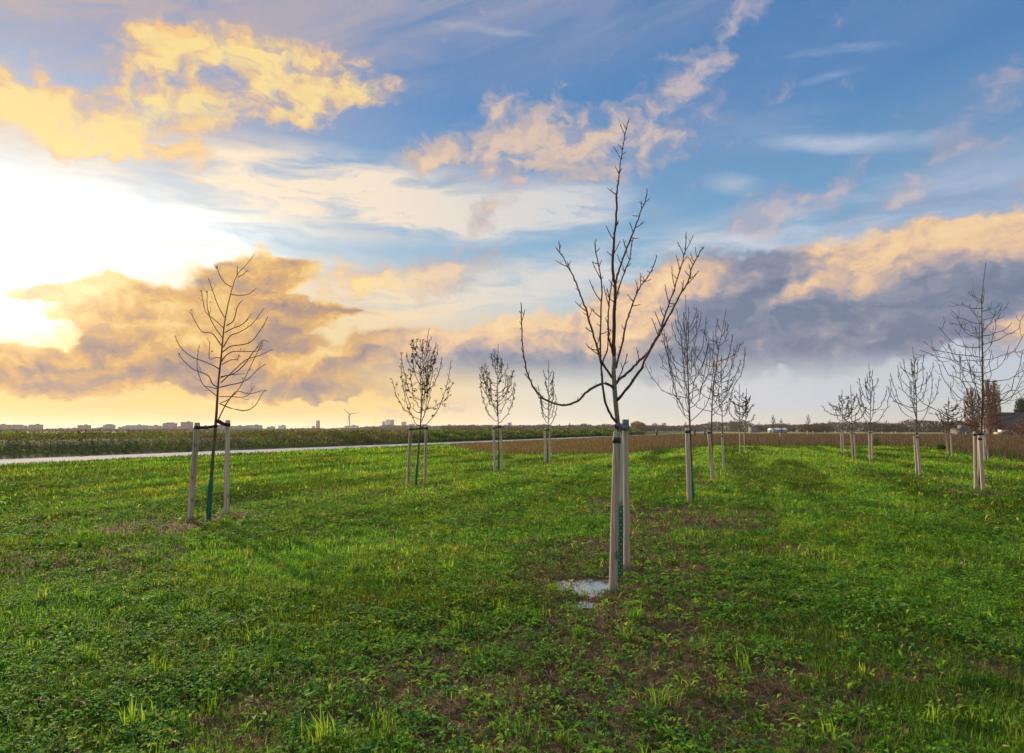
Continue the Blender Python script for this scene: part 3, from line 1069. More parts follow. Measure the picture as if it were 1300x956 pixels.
M_RUBBER = plain('black_rubber', (.022, .022, .025), .7)
M_STRAP = plain('grey_webbing', (.10, .12, .15), .75)
M_GUARD = plain('green_plastic_mesh', (.010, .090, .058), .6, .3, .5, 60)


def m_holes(q):
    x, y, z = q.sep(objco(q))
    an = q.m('ARCTAN2', y, x)
    k = q.m('MULTIPLY', q.m('SINE', q.m('MULTIPLY', an, 4.0)), q.m('SINE', q.m('MULTIPLY', z, 95.0)))
    return principled(q, q.mix(q.m('GREATER_THAN', k, .72), (.008, .075, .050, 1), (.22, .32, .22, 1)), .6, .3)


M_GUARD_HOLES = material('perforated_green_guard', m_holes)
M_PALE_GUARD = plain('clear_spiral_guard', (.30, .38, .30), .6, .3, .3)
M_LEAF = material('withered_leaf', lambda q: principled(q, tint(q), .8, .2))


def arc(p0, p1, p2, n):
    return [p0 * (1 - t) ** 2 + p1 * 2 * t * (1 - t) + p2 * t * t for t in [k / n for k in range(n + 1)]]


def smooth_path(pts, sub=3):
    """Catmull-Rom through the points"""
    pts = [Vector(p) for p in pts]
    if len(pts) < 3:
        return pts
    P_ = [pts[0] * 2 - pts[1]] + pts + [pts[-1] * 2 - pts[-2]]
    out_ = []
    for k in range(1, len(P_) - 2):
        a, b, c, d = P_[k - 1:k + 3]
        for q in range(sub):
            t = q / sub
            out_.append(.5 * ((2 * b) + (c - a) * t + (2 * a - 5 * b + 4 * c - d) * t * t + (3 * b - a - 3 * c + d) * t ** 3))
    out_.append(pts[-1])
    return out_


def taper(n, r0, r1, pw=1.0):
    return [r0 + (r1 - r0) * (k / max(n - 1, 1)) ** pw for k in range(n)]


def gz_at(p):
    return float(height(np.array([p.x]), np.array([p.y]))[0])


def stake(foot, top, wpx, label, group, tie_to=None, tie_mat=None, band=True, rough_top=True, r=None, tie_w=.022):
    """a round debarked post driven into the ground, leaning as it does in the photo, with its tree tie"""
    f = gp(*foot)
    t = at(top[0], top[1], f.y)
    z = gz_at(f)
    rad_ = r if r else max(.018, wpx / FPX * f.y / 2)
    o_ = Vector((f.x, f.y, z))
    tb = TB(o_)
    rr = random.Random(int(foot[0] * 7 + foot[1]))
    n = 9
    a0 = Vector((f.x, f.y, z - .12))
    pts = [a0.lerp(t, k / n) + Vector((rr.uniform(-1, 1), rr.uniform(-1, 1), 0)) * .0018 for k in range(n + 1)]
    ch = (t - a0).normalized() * .008
    pts = pts[:-1] + [t - ch, t]
    rds = [rad_ * (1.04 - .10 * k / n) * rr.uniform(.97, 1.03) for k in range(n)] + [rad_ * .94, rad_ * .84]
    tb.tube(pts, rds, 12)
    so = link('wooden_stake', tb.mesh('wooden_stake'), M_WOOD if f.y < 8 else M_WOOD_PALE, label=label, cat='stake', group=group, loc=o_)
    axis = (t - a0).normalized()
    if band:
        tb = TB(o_)
        bz = .055
        c0_, c1_ = t - axis * (bz + .055), t - axis * bz
        tb.tube([c0_, c1_], [rad_ * .94 + .004] * 2, 14, cap=True)
        link('tie_band', tb.mesh('tie_band'), tie_mat or M_RUBBER, parent=so)
    if tie_to is not None:
        tb = TB(o_)
        s0 = t - axis * .085
        e = tie_to
        fw = (e - s0)
        fw.z = 0
        fw = fw.normalized() if fw.length > 1e-4 else Vector((0, 1, 0))
        side = Vector((-fw.y, fw.x, 0))
        rt_ = .030
        loop = [s0 - side * rad_ * .9, (s0 + e) / 2 - side * rt_ * .75 - Vector((0, 0, .012)), e - side * rt_, e - side * rt_ * .7 + fw * rt_ * .8, e + fw * rt_ * 1.1,
                e + side * rt_ * .7 + fw * rt_ * .8, e + side * rt_, (s0 + e) / 2 + side * rt_ * .75 - Vector((0, 0, .012)), s0 + side * rad_ * .9]
        ring = []
        nl = len(loop)
        for k in range(nl):
            d_ = (loop[min(k + 1, nl - 1)] - loop[max(k - 1, 0)])
            nrm = Vector((d_.y, -d_.x, 0)).normalized() * .0025
            hz = Vector((0, 0, tie_w))
            ring.append([loop[k] - nrm - hz, loop[k] + nrm - hz, loop[k] + nrm + hz, loop[k] - nrm + hz])
        kb = len(tb.v)
        for q_ in ring:
            for v_ in q_:
                tb.v.append(v_ - tb.o)
                tb.c.append((1, 1, 1))
        for k in range(nl - 1):
            for j_ in range(4):
                a1_, b1_ = kb + k * 4 + j_, kb + k * 4 + (j_ + 1) % 4
                tb.f.append((a1_, b1_, b1_ + 4, a1_ + 4))
        tb.f.append((kb, kb + 1, kb + 2, kb + 3))
        tb.f.append(tuple(kb + (nl - 1) * 4 + j_ for j_ in (3, 2, 1, 0)))
        link('tree_tie', tb.mesh('tree_tie', False), tie_mat or M_RUBBER, parent=so)
    return so


def guard(root, org, trunk_pts, ztop, r):
    tb = TB(org)
    pts = [p for p in trunk_pts if p.z < ztop - .02]
    if not pts:
        pts = [trunk_pts[0]]
    # cut the trunk line at ztop
    nxt = [p for p in trunk_pts if p.z >= ztop - .02][0]
    lastp = pts[-1]
    tt = (ztop - lastp.z) / max(nxt.z - lastp.z, 1e-4)
    pts = pts + [lastp.lerp(nxt, max(0.05, min(1, tt)))]
    tb.tube(pts, [r * (1 + .05 * math.sin(k * 2.3)) for k in range(len(pts))], 12)
    o = link('trunk_guard', tb.mesh('trunk_guard'), M_GUARD, parent=root)
    return o


def leaf_cluster(tb, p, rr, s, n, cols=((.045, .030, .018), (.075, .045, .022), (.03, .028, .016))):
    for _ in range(n):
        a_ = Vector((rr.uniform(-1, 1), rr.uniform(-1, 1), rr.uniform(-1, 1))).normalized()
        b_ = a_.cross(Vector((rr.uniform(-1, 1), rr.uniform(-1, 1), rr.uniform(-1, 1)))).normalized()
        c_ = Vector(p) + Vector((rr.uniform(-1, 1), rr.uniform(-1, 1), rr.uniform(-1, 1))) * s * .9
        k = rr.uniform(.6, 1.2)
        f = rr.uniform(.25, .6)
        tb.poly([c_ - a_ * s * k, c_ + b_ * s * f * k, c_ + a_ * s * k, c_ - b_ * s * f * k + a_.cross(b_) * s * .3], rr.choice(cols))


def twigs_along(tb, path, r0, rr, every, length, minr, ends, up=.55, start=.25, sides=3, depth=1):
    """short side shoots, alternately left and right"""
    n = len(path)
    acc = [0.0]
    for k in range(1, n):
        acc.append(acc[-1] + (path[k] - path[k - 1]).length)
    tot = acc[-1]
    d = tot * start + rr.uniform(0, every)
    sgn = rr.choice((-1, 1))
    while d < tot * .97:
        for k in range(1, n):
            if acc[k] >= d:
                break
        t = (d - acc[k - 1]) / max(acc[k] - acc[k - 1], 1e-6)
        p = path[k - 1].lerp(path[k], t)
        ax = (path[k] - path[k - 1]).normalized()
        side = ax.cross(Vector((rr.uniform(-.5, .5), -1, rr.uniform(-.3, .3)))).normalized() * sgn
        side = (side + Vector((0, rr.uniform(-.7, .7), 0))).normalized()
        L = length * rr.uniform(.45, 1.25) * (1 - .45 * d / tot)
        dd = (ax * .75 + side * .75 + Vector((0, 0, up * .4))).normalized()
        e = p + dd * L
        m_ = p + (ax * .35 + side * .9).normalized() * L * .5
        pts = arc(p, m_, e + Vector((0, 0, up * L * .25)), 3)
        r1 = max(minr, r0 * .45)
        tb.tube(pts, taper(4, r1, minr * .75), sides, False)
        ends.append(pts[-1])
        if depth > 1 and L > length * .5:
            twigs_along(tb, pts, r1, rr, every * .8, length * .5, minr, ends, up, .3, sides, depth - 1)
        sgn = -sgn
        d += every * rr.uniform(.6, 1.5)


def young_tree(label, base_px, trunk_px, crown, nb, style, leaves_n=0, guard_px=None, tr=.022, leaf_s=.028, seed=1, every=.16, tw=.16, bark=None, twigm=None, parts_guard_r=.035, group='young planted trees', low=.0, depth=2, curv=1.0, xbias=1.0):
    """crown = (x left, x right, y bottom, y top) in photo pixels; branches leave the leader and sweep up to that envelope"""
    rr = random.Random(seed)
    b = gp(*base_px)
    Y = b.y
    z0 = gz_at(b)
    org = Vector((b.x, b.y, z0))
    root = link('young_tree', None, None, label=label, cat='tree', group=group, loc=org)
    dpt = rr.uniform(-.03, .03)
    tpts = [Vector((b.x, b.y, z0 - .1)), Vector((b.x, b.y, z0 + .05))] + [at(px, py, Y + dpt * k) for k, (px, py) in enumerate(trunk_px)]
    tpath = smooth_path(tpts, 4)
    minr = max(.0024, Y * .00042)
    tb = TB(org)
    zt = tpath[-1].z
    rads = [max(minr * .9, tr * (1 - .93 * max(0, (p.z - z0 - .4)) / (zt - z0 - .4))) for p in tpath]
    tb.tube(tpath, rads, 8)
    link('trunk', tb.mesh('trunk'), bark or M_BARK, parent=root)
    xl, xr, yb, yt = crown
    k_m = Y / FPX
    zb, ztop = at(650, yb, Y).z, at(650, yt, Y).z
    cw = (xr - xl) / 2 * k_m
    tb = TB(org)
    ends = []
    allp = []

    def trunk_at(z):
        for k in range(1, len(tpath)):
            if tpath[k].z >= z:
                t = (z - tpath[k - 1].z) / max(1e-5, tpath[k].z - tpath[k - 1].z)
                return tpath[k - 1].lerp(tpath[k], t), rads[k]
        return tpath[-1].copy(), rads[-1]

    for k in range(nb):
        u = (k + rr.uniform(.1, .9)) / nb
        z = zb + low * (ztop - zb) + (ztop - zb) * (u ** 1.15) * .80
        p, rt = trunk_at(z)
        az_ = k * 2.399 + rr.uniform(-.8, .8)
        sx, sy = math.cos(az_), math.sin(az_)
        # reach for this level
        reach_l, reach_r = (p.x - at(xl, 500, Y).x), (at(xr, 500, Y).x - p.x)
        reach = (reach_r if sx > 0 else reach_l) * abs(sx) + cw * abs(sy)
        if style == 'vase':
            env = (1 - u) ** .55 * (0.92 if u > .06 else .8)
            rise = (.55 + .75 * (1 - u)) * reach * 1.25 * curv
        elif style == 'egg':
            env = math.sin(min(1, (u * .80 + .22)) * math.pi) ** .8
            rise = (.7 + .2 * (1 - u)) * reach * env * 1.1 * curv
        else:                                   # wide
            env = (1 - u) ** .7 + .06
            rise = (.45 + .5 * rr.random()) * reach * env * curv
        L = max(reach * env * (rr.uniform(.72, 1.08) if rr.random() < .8 else rr.uniform(.4, .75)), .05)
        e = p + Vector((sx * L, sy * L, rise * rr.uniform(.8, 1.2)))
        lat = min(1.0, math.hypot(e.x - p.x, e.y - p.y) / max(cw, 1e-3))
        cap_z = ztop - (ztop - zb) * ((.10 if style == 'wide' else .04) + (.45 if style == 'egg' else .42) * lat ** 1.4) * rr.uniform(.85, 1.2)
        e.z = max(p.z + (.45 if style == 'egg' else .12) * L, min(e.z, cap_z, p.z + L * (2.6 if style == 'vase' else 1.9)))
        m_ = p + Vector((sx * L * .82, sy * L * .82, (e.z - p.z) * rr.uniform(.0, .25)))
        path = arc(p, m_, e, 7)
        path = [q + Vector((rr.uniform(-1, 1), rr.uniform(-1, 1), rr.uniform(-1, 1))) * L * .036 * (i_ > 0) for i_, q in enumerate(path)]
        rb = max(minr * 1.25, rt * .42)
        tb.tube(path, taper(8, rb, minr), 4, False)
        allp.append(path)
        ends.append(path[-1])
        twigs_along(tb, path, rb, rr, every * max(.6, cw), tw * max(.5, cw * 1.2), minr * .9, ends, .6, .25, 3, depth)
    link('crown', tb.mesh('crown'), twigm or M_TWIG2, parent=root)
    if leaves_n:
        lf = TB(org)
        for q in range(leaves_n):
            if rr.random() < .65:
                p = rr.choice(ends)
            else:
                pa = rr.choice(allp)
                p = pa[rr.randrange(2, 8)]
            leaf_cluster(lf, p, rr, leaf_s * rr.uniform(.7, 1.2), rr.choice((1, 2, 2, 3)))
        link('leaves', lf.mesh('leaves', False), M_LEAF, parent=root)
    if guard_px:
        guard(root, org, tpath, at(650, guard_px, Y).z, parts_guard_r)
    return root, tpath, org


# ------------------------------------------------------------------ the big bare tree in the middle (traced limb by limb)
def c1(x, y):
    return (630 + x / 2.657, 140 + y / 2.657)


def c2(x, y):
    return (640 + x / 2.896, 460 + y / 2.896)


def traced_tree():
    Yt = gp(788, 731).y
    b = gp(787, 731)
    z0 = gz_at(b)
    org = Vector((b.x, b.y, z0))
    root = link('young_tree', None, None, label='tallest bare young tree with upswept red brown limbs, tied between two stakes beside the puddle', cat='tree', group='young planted trees', loc=org)
    rr = random.Random(5)
    tp = [(787, 731), (787.8, 690), (788, 642), (788, 600), (787.4, 562), c2(419, 232), c2(410, 150), c2(405, 80), c2(402, 10), c1(398, 860), c1(396, 790), c1(398, 700), c1(400, 600), c1(393, 540), c1(398, 440), c1(405, 350), c1(406, 285), c1(413, 230), c1(421, 165), c1(431, 100), c1(438, 65), c1(445, 34)]
    pts = [Vector((b.x, b.y, z0 - .12))] + [at(x, y, Yt) for x, y in tp]
    path = smooth_path(pts, 4)

    def rad(z):
        zs = [0, 1.45, 1.9, 2.3, 3.0, 4.0, 4.45]
        rs = [.025, .024, .026, .021, .016, .010, .0045]
        return float(np.interp(z - z0, zs, rs))
    split = at(*c1(397, 830), Yt).z
    lowp = [p for p in path if p.z <= split + .02]
    up = [p for p in path if p.z >= split - .03]
    tb = TB(org)
    tb.tube(lowp, [rad(p.z) for p in lowp], 12)
    tr = link('trunk', tb.mesh('trunk'), M_BARK_PALE, parent=root)
    limbs = []
    limbs.append(('leader', up, None, [(405, 285, 375, 262), (410, 215, 400, 188), (414, 222, 425, 195), (421, 160, 395, 122), (425, 140, 411, 115), (431, 100, 440, 92), (434, 85, 418, 45), (432, 155, 438, 140), (398, 440, 370, 388), (394, 500, 373, 477), (400, 490, 418, 440), (398, 660, 415, 610), (396, 600, 380, 570), (402, 395, 412, 372), (397, 640, 372, 620)]))
    T = lambda *a: list(a)
    limbs.append(('r', T((399, 600), (408, 560), (420, 520), (440, 465), (462, 412), (478, 370), (490, 335), (503, 310), (509, 268)), .55, [(462, 412, 450, 375), (470, 400, 500, 376), (484, 352, 459, 355), (490, 330, 490, 306), (503, 310, 519, 295), (440, 465, 428, 435), (420, 520, 408, 485), (455, 430, 480, 432)]))
    limbs.append(('r2', T((400, 640), (412, 600), (432, 545), (450, 505), (455, 460), (463, 430)), .3, [(432, 545, 424, 520), (450, 505, 440, 480), (440, 525, 455, 515)]))
    limbs.append(('r3', T((403, 870), (412, 830), (424, 790), (434, 740), (444, 700), (458, 660), (475, 618), (488, 592), (520, 548), (530, 525), (541, 492)), .5, [(465, 648, 443, 620), (460, 668, 486, 655), (480, 605, 470, 573), (488, 592, 486, 548), (497, 585, 522, 570), (468, 640, 476, 600), (520, 548, 508, 540), (500, 575, 495, 560)]))
    limbs.append(('l0', T((396, 830), (386, 790), (378, 760), (378, 700), (381, 650), (387, 600), (393, 560)), -.35, [(380, 660, 362, 590), (378, 720, 368, 700), (384, 625, 374, 600)]))
    limbs.append(('l1', ['img', c2(416, 222), c2(402, 208), c2(385, 180), c2(371, 140), c2(361, 80), c2(357, 0), c1(352, 850), c1(352, 780), c1(352, 700), c1(356, 620), c1(354, 570), c1(347, 530), c1(339, 495), c1(333, 443)], -.45, [(352, 640, 314, 572), (351, 572, 324, 512), (352, 692, 315, 664), (341, 520, 324, 510), (335, 480, 332, 448), (353, 760, 375, 745), (352, 820, 338, 800), (347, 530, 356, 505)]))
    limbs.append(('l1b', T((356, 860), (368, 825), (376, 800), (379, 770), (385, 740)), -.40, []))
    limbs.append(('l2', T((393, 903), (375, 880), (352, 840), (338, 795), (325, 750), (315, 715), (305, 680), (292, 645), (280, 612), (268, 580), (258, 555), (246, 537), (232, 505), (216, 480), (211, 445)), .25, [(242, 532, 199, 506), (252, 548, 240, 510), (224, 495, 199, 460), (292, 680, 266, 645), (320, 745, 299, 733), (345, 832, 301, 786), (340, 818, 309, 800), (310, 700, 322, 672), (280, 612, 268, 600), (335, 790, 348, 760)]))
    limbs.append(('sweep', ['img', c2(403, 97), c2(392, 86), c2(372, 78), c2(340, 87), c2(305, 107), c2(285, 130), c2(258, 149), c2(215, 157), c2(180, 150), c2(140, 130), c2(112, 98), c2(97, 70), c2(84, 35), c2(77, 0), c1(97, 850), c1(89, 800), c1(86, 740), c1(84, 700), c1(84, 655)], -.55, [(87, 710, 97, 672), (88, 730, 79, 712), (112, 915, 96, 888), (92, 820, 84, 800)]))
    limbs.append(('bigr', ['img', c2(408, 82), c2(425, 62), c2(450, 42), c2(470, 22), c1(470, 858), c1(490, 838), c1(514, 815), c1(530, 790), c1(545, 762), c1(562, 715), c1(578, 665), c1(592, 625), c1(606, 585), c1(620, 540), c1(630, 500), c1(638, 465), c1(640, 416)], .35, [(478, 838, 473, 800), (540, 765, 524, 700), (556, 735, 534, 678), (540, 770, 558, 752), (583, 645, 569, 588), (600, 600, 592, 528), (618, 545, 607, 488), (631, 490, 611, 444), (636, 478, 665, 420), (570, 690, 552, 660), (610, 570, 598, 555), (628, 510, 645, 490), (590, 630, 604, 605)]))
    limbs.append(('bigr2', ['img', c2(410, 142), c2(424, 130), c2(455, 95), c2(480, 58), c2(505, 25), c1(498, 850), c1(525, 795), c1(545, 762), c1(560, 735), c1(583, 695), c1(605, 652), c1(625, 615), c1(640, 590), c1(653, 560), c1(660, 530), c1(672, 505), c1(686, 480), c1(701, 460)], -.30, [(640, 590, 684, 540), (653, 560, 635, 540), (663, 525, 648, 495), (676, 498, 672, 462), (622, 620, 632, 572), (603, 655, 580, 648), (615, 635, 625, 610), (560, 735, 575, 720), (585, 692, 596, 672), (667, 515, 655, 480), (648, 572, 664, 560)]))
    limbs.append(('thin', T((411, 910), (425, 875), (436, 850), (441, 820)), .2, [(425, 875, 420, 850)]))

    def zoff(off, k, n):
        return Yt + off * (k / max(1, n - 1)) ** .8

    for nm, pl, off, tws in limbs:
        tb = TB(org)
        if nm == 'leader':
            p3 = up
            rs = [rad(p.z) for p in p3]
        else:
            im = pl[1:] if pl[0] == 'img' else [c1(*p) for p in pl]
            n = len(im)
            p3 = smooth_path([at(x, y, zoff(off, k, n)) for k, (x, y) in enumerate(im)], 3)
            r0 = {'sweep': .0150, 'bigr': .0160, 'bigr2': .0165, 'l1': .0145, 'l2': .014, 'thin': .006, 'l1b': .009, 'r2': .0095}.get(nm, .0125)
            rs = taper(len(p3), r0, .0046, .85)
        p3 = [q + Vector((rr.uniform(-1, 1), rr.uniform(-1, 1), rr.uniform(-1, 1))) * .0045 * (0 < i_ < len(p3) - 1) for i_, q in enumerate(p3)]
        rs = [r_ * rr.uniform(.90, 1.13) for r_ in rs]
        tb.tube(p3, rs, 7)
        # buds, and the longer traced side shoots
        for (x0, y0, x1, y1) in tws:
            a0 = c1(x0, y0)
            best = min(range(len(p3)), key=lambda k: (p3[k] - at(a0[0], a0[1], p3[k].y)).length)
            s_ = p3[best]
            e = at(*c1(x1, y1), s_.y + rr.uniform(-.09, .09))
            m_ = (s_ + e) / 2 + Vector((rr.uniform(-1, 1), rr.uniform(-1, 1), -1)) * (e - s_).length * .08
            tb.tube(arc(s_, m_, e, 3), taper(4, min(.0060, rs[best] * .8), .0036), 5)
            if (e - s_).length > .12:
                k_ = s_.lerp(e, .6)
                tb.tube([k_, k_ + Vector((rr.choice((-1, 1)) * .02, rr.uniform(-.02, .02), .03))], [.0032, .0024], 4)
        tot = 0
        for k in range(1, len(p3)):
            tot += (p3[k] - p3[k - 1]).length
            if tot > .05 * rr.uniform(.7, 1.6):
                tot = 0
                d = Vector((rr.uniform(-1, 1), rr.uniform(-1, 1), rr.uniform(.2, 1))).normalized() * (rr.uniform(.012, .026) if rr.random() < .8 else rr.uniform(.03, .07))
                d = d + d.normalized() * rs[k] * .6
                tb.tube([p3[k], p3[k] + d * .7, p3[k] + d + Vector((0, 0, .008))], [.0048, .0040, .0022], 5)
        link('branch', tb.mesh('branch'), M_TWIG, parent=root)
    gd = guard(root, org, path, at(650, 642, Yt).z, .0285)
    gd.data.materials[0] = M_GUARD_HOLES
    tb = TB(org)
    za, zb_ = at(650, 642, Yt).z, at(650, 550, Yt).z
    wp = [p for p in path if za <= p.z <= zb_]
    tb.tube(wp, [.0262] * len(wp), 12)
    link('trunk_wrap', tb.mesh('trunk_wrap'), M_PALE_GUARD, parent=root)
    return path


tpath = traced_tree()
SG = 'stakes of the young trees'
hi_ = at(784, 541, gp(788, 731).y)
stake((777.6, 749), (783.2, 548), 9.5, 'thick weathered stake standing in the edge of the puddle, nearest of all the stakes', SG, tie_to=hi_, r=.0385)
s2 = stake((796, 722), (794, 533), 9.5, 'weathered stake with grey blue strap round its top, right behind the green guarded tallest tree', SG, tie_to=at(785, 541, gp(788, 731).y), tie_mat=M_STRAP, r=.0345, tie_w=.03)
# its strap is wrapped broadly round the very top
f_ = gp(796, 722)
t_ = at(794, 533, f_.y)
tb = TB((f_.x, f_.y, gz_at(f_)))
tb.tube([t_ - Vector((0, 0, .095)), t_ + Vector((0, 0, .004))], [.0385, .0380], 14)
link('strap_wrap', tb.mesh('strap_wrap'), M_STRAP, parent=s2)


# ------------------------------------------------------------------ the leaning tree at left (traced)
def c3(x, y):
    return (200 + x / 2.585, 310 + y / 2.585)


def left_tree():
    b = gp(264.6, 661.5)
    Y = b.y
    z0 = gz_at(b)
    org = Vector((b.x, b.y, z0))
    root = link('young_tree', None, None, label='slim leaning bare tree between two pale stakes at far left, nearest to the road', cat='tree', group='young planted trees', loc=org)
    rr = random.Random(9)
    im = [c3(167, 905), c3(171, 830), c3(178, 750), c3(184, 670), c3(190, 600), c3(194, 545), c3(200, 450), c3(208, 380), c3(213, 325), c3(219, 265), c3(231, 200), c3(245, 145), c3(262, 100), c3(290, 68), c3(318, 34)]
    path = smooth_path([Vector((b.x, b.y, z0 - .1))] + [at(x, y, Y) for x, y in im], 4)
    rads = [float(np.interp(p.z - z0, [0, 1.5, 2.2, 3.2, 4.4], [.026, .025, .017, .011, .004])) for p in path]
    tb = TB(org)
    tb.tube(path, rads, 9)
    link('trunk', tb.mesh('trunk'), M_BARK, parent=root)
    B = [[(200, 575), (222, 530), (245, 497), (262, 482), (300, 491), (345, 480)], [(202, 522), (240, 538), (290, 546), (320, 530), (335, 505), (350, 480)],
         [(204, 470), (235, 462), (270, 455), (300, 440), (330, 410), (354, 393)], [(207, 435), (250, 425), (285, 395), (310, 360), (330, 335), (345, 315), (366, 322)],
         [(210, 385), (225, 365), (250, 352), (290, 352), (330, 350), (346, 330)], [(212, 355), (240, 335), (275, 330), (310, 318), (345, 270), (362, 238)],
         [(216, 338), (240, 300), (270, 288), (310, 262), (350, 210)], [(221, 290), (250, 275), (280, 262), (308, 228)],
         [(226, 268), (250, 250), (262, 205), (280, 183)], [(241, 165), (270, 168), (300, 163), (323, 145)],
         [(243, 140), (222, 128), (203, 100), (195, 70)], [(261, 104), (262, 70)], [(263, 108), (280, 100), (295, 84)],
         [(220, 240), (200, 205), (180, 150), (166, 110)], [(216, 275), (190, 250), (160, 225), (150, 190), (143, 150)],
         [(214, 308), (190, 275), (172, 240), (163, 200), (163, 155)], [(211, 335), (195, 312), (178, 292), (145, 287), (122, 250), (108, 222)],
         [(204, 412), (190, 402), (160, 388), (110, 368), (75, 338), (57, 300)], [(198, 470), (180, 458), (165, 430), (120, 412), (88, 385), (68, 357)],
         [(196, 475), (170, 468), (150, 462), (133, 420), (130, 380), (138, 330)], [(196, 500), (172, 480), (152, 465)],
         [(208, 520), (232, 510), (270, 470), (315, 380), (345, 318)], [(206, 440), (230, 430), (285, 425)], [(213, 375), (190, 372), (170, 375), (172, 320)],
         [(208, 455), (245, 420), (290, 380), (335, 365), (378, 345)], [(211, 395), (240, 380), (262, 378), (268, 360)], [(204, 500), (240, 500), (290, 500), (318, 465)]]
    tb = TB(org)
    ends = []
    for k, pl in enumerate(B):
        off = math.sin(k * 2.4) * .5
        n = len(pl)
        a_ = c3(*pl[0])
        p3 = smooth_path([at(*c3(x, y), Y + off * (q / (n - 1)) * min(1, abs(pl[-1][0] - pl[0][0]) / 90)) for q, (x, y) in enumerate(pl)], 3)
        r0 = .0105 if k < 9 or k in (16, 17, 18, 24) else .0078
        tb.tube(p3, taper(len(p3), r0, .0048), 5)
        ends += [p3[-1], p3[len(p3) * 2 // 3]]
        if len(p3) > 5:
            twigs_along(tb, p3, .006, rr, .26, .15, .0032, ends, .5, .35, 4, 1)
    link('crown', tb.mesh('crown'), M_TWIG2, parent=root)
    lf = TB(org)
    for p in ends[::4]:
        leaf_cluster(lf, p, rr, .020, 1)
    for q in ((110, 220), (262, 378), (268, 372), (75, 357), (143, 150), (195, 72), (176, 195), (275, 348)):
        p = at(*c3(*q), Y + math.sin(q[0]) * .2)
        leaf_cluster(lf, p, rr, .030, 2)
    link('leaves', lf.mesh('leaves', False), M_LEAF, parent=root)
    guard(root, org, path, at(650, 607, Y).z, .040)
    return path


left_tree()
Yl = gp(264.6, 661.5).y
stake((240.6, 662), (250.5, 536.5), 7.6, 'pale stake leaning towards the slim tree, leftmost stake in the photo', SG, tie_to=at(273.5, 541, Yl), r=.047, band=True)
stake((287.3, 655), (289.3, 533.5), 7.2, 'upright pale stake just right of the slim leaning tree at far left', SG, tie_to=at(275.5, 534, Yl), r=.044)

# ------------------------------------------------------------------ the other young trees
young_tree('round crowned young tree with many withered leaf tufts between two stakes before the road', (528, 617), [(530, 585), (533.5, 545), (536, 500), (538.5, 460), (541, 440), (545, 416)], (494, 578, 545, 416), 30, 'vase', 240, 585, tr=.026, leaf_s=.044, seed=3, curv=1.25, twigm=M_TWIG2)
Y2 = gp(528, 617).y
stake((517.5, 617), (521.5, 541), 4.6, 'left stake of the pair holding the round crowned leafy tree', SG, tie_to=at(533.5, 544, Y2), r=.045)
stake((539.3, 614), (541.3, 540), 4.4, 'right stake of the pair holding the round crowned leafy tree', SG, tie_to=at(534.5, 543, Y2), r=.043)
young_tree('small leafy young tree held between two close stakes, second left of the puddle tree', (633, 600), [(633, 570), (632.5, 540), (632, 510), (631.5, 475), (632.5, 436)], (601, 663, 538, 436), 26, 'vase', 180, 572, tr=.024, leaf_s=.046, seed=4, curv=.8)
Y3 = gp(633, 600).y
stake((628.2, 600), (626.6, 541), 3.6, 'left stake of the small leafy tree second left of the puddle', SG, tie_to=at(632.5, 542, Y3), r=.045)
stake((637.8, 598.5), (635.3, 539.5), 3.4, 'right stake of the small leafy tree second left of the puddle', SG, tie_to=at(633, 541, Y3), r=.043)
young_tree('faint slender young tree just left of the puddle tree, under its long sweeping branch', (695, 587), [(695.3, 565), (696, 545), (696.5, 505), (696.5, 457)], (678, 716, 542, 457), 20, 'vase', 10, 569, tr=.022, leaf_s=.035, seed=6, curv=.9)
Y4 = gp(695, 587).y
stake((692, 588), (691.6, 544), 2.7, 'left stake of the faint slender tree beneath the sweeping branch', SG, tie_to=at(696, 545, Y4), r=.045)
stake((698.6, 587), (697.3, 543), 2.6, 'right stake of the faint slender tree beneath the sweeping branch', SG, tie_to=at(696, 544, Y4), r=.042)

young_tree('broad bare tree with arching twigs behind a single stake, right of the puddle tree', (879.5, 637), [(878, 600), (876, 545), (873.5, 480), (871.5, 430), (870.5, 374)], (812, 915, 536, 374), 34, 'vase', 16, 600, tr=.028, leaf_s=.026, seed=7, curv=1.05, every=.2)
Y5 = gp(879.5, 637).y
stake((875.8, 640), (872.3, 543), 5.0, 'single pale stake in front of the broad bare tree, next right of the puddle', SG, tie_to=at(875, 545, Y5), r=.050)
# leaning tree
young_tree('lopsided bare tree reaching to the right, tied to a leaning blue grey stake', (905.5, 608), [(904, 575), (903.3, 545), (904.5, 505), (908, 475), (912, 445), (917, 420), (922, 391)], (868, 952, 530, 391), 20, 'vase', 22, None, tr=.030, leaf_s=.030, seed=12, curv=1.3)
Y6 = gp(905.5, 608).y
stake((905.3, 610), (899.6, 546), 4.6, 'leaning stake of the lopsided bare tree, second stake right of the puddle', SG, tie_to=at(903.3, 545, Y6), r=.052)
young_tree('short leafy tree behind one thin pale stake, in the row right of the puddle', (919.3, 595), [(918.6, 575), (917.3, 550), (916.5, 510), (915.5, 455)], (900, 938, 530, 455), 18, 'egg', 40, None, tr=.026, leaf_s=.045, seed=13)
stake((918.8, 598), (917.0, 551), 2.7, 'thin pale stake of the short leafy tree, third right of the puddle', SG, tie_to=at(917.5, 550, gp(919, 595).y), r=.042)
young_tree('far leafy tree of the right hand row, at its left stake', (939.5, 574.5), [(939.3, 558), (939.0, 530), (938.5, 487)], (925, 952, 535, 487), 16, 'egg', 44, None, tr=.026, leaf_s=.06, seed=14)
stake((939.6, 575), (938.8, 546), 1.8, 'left one of two far thin stakes joined by a strap', SG, tie_to=at(945, 546, gp(940, 574.5).y), r=.036)
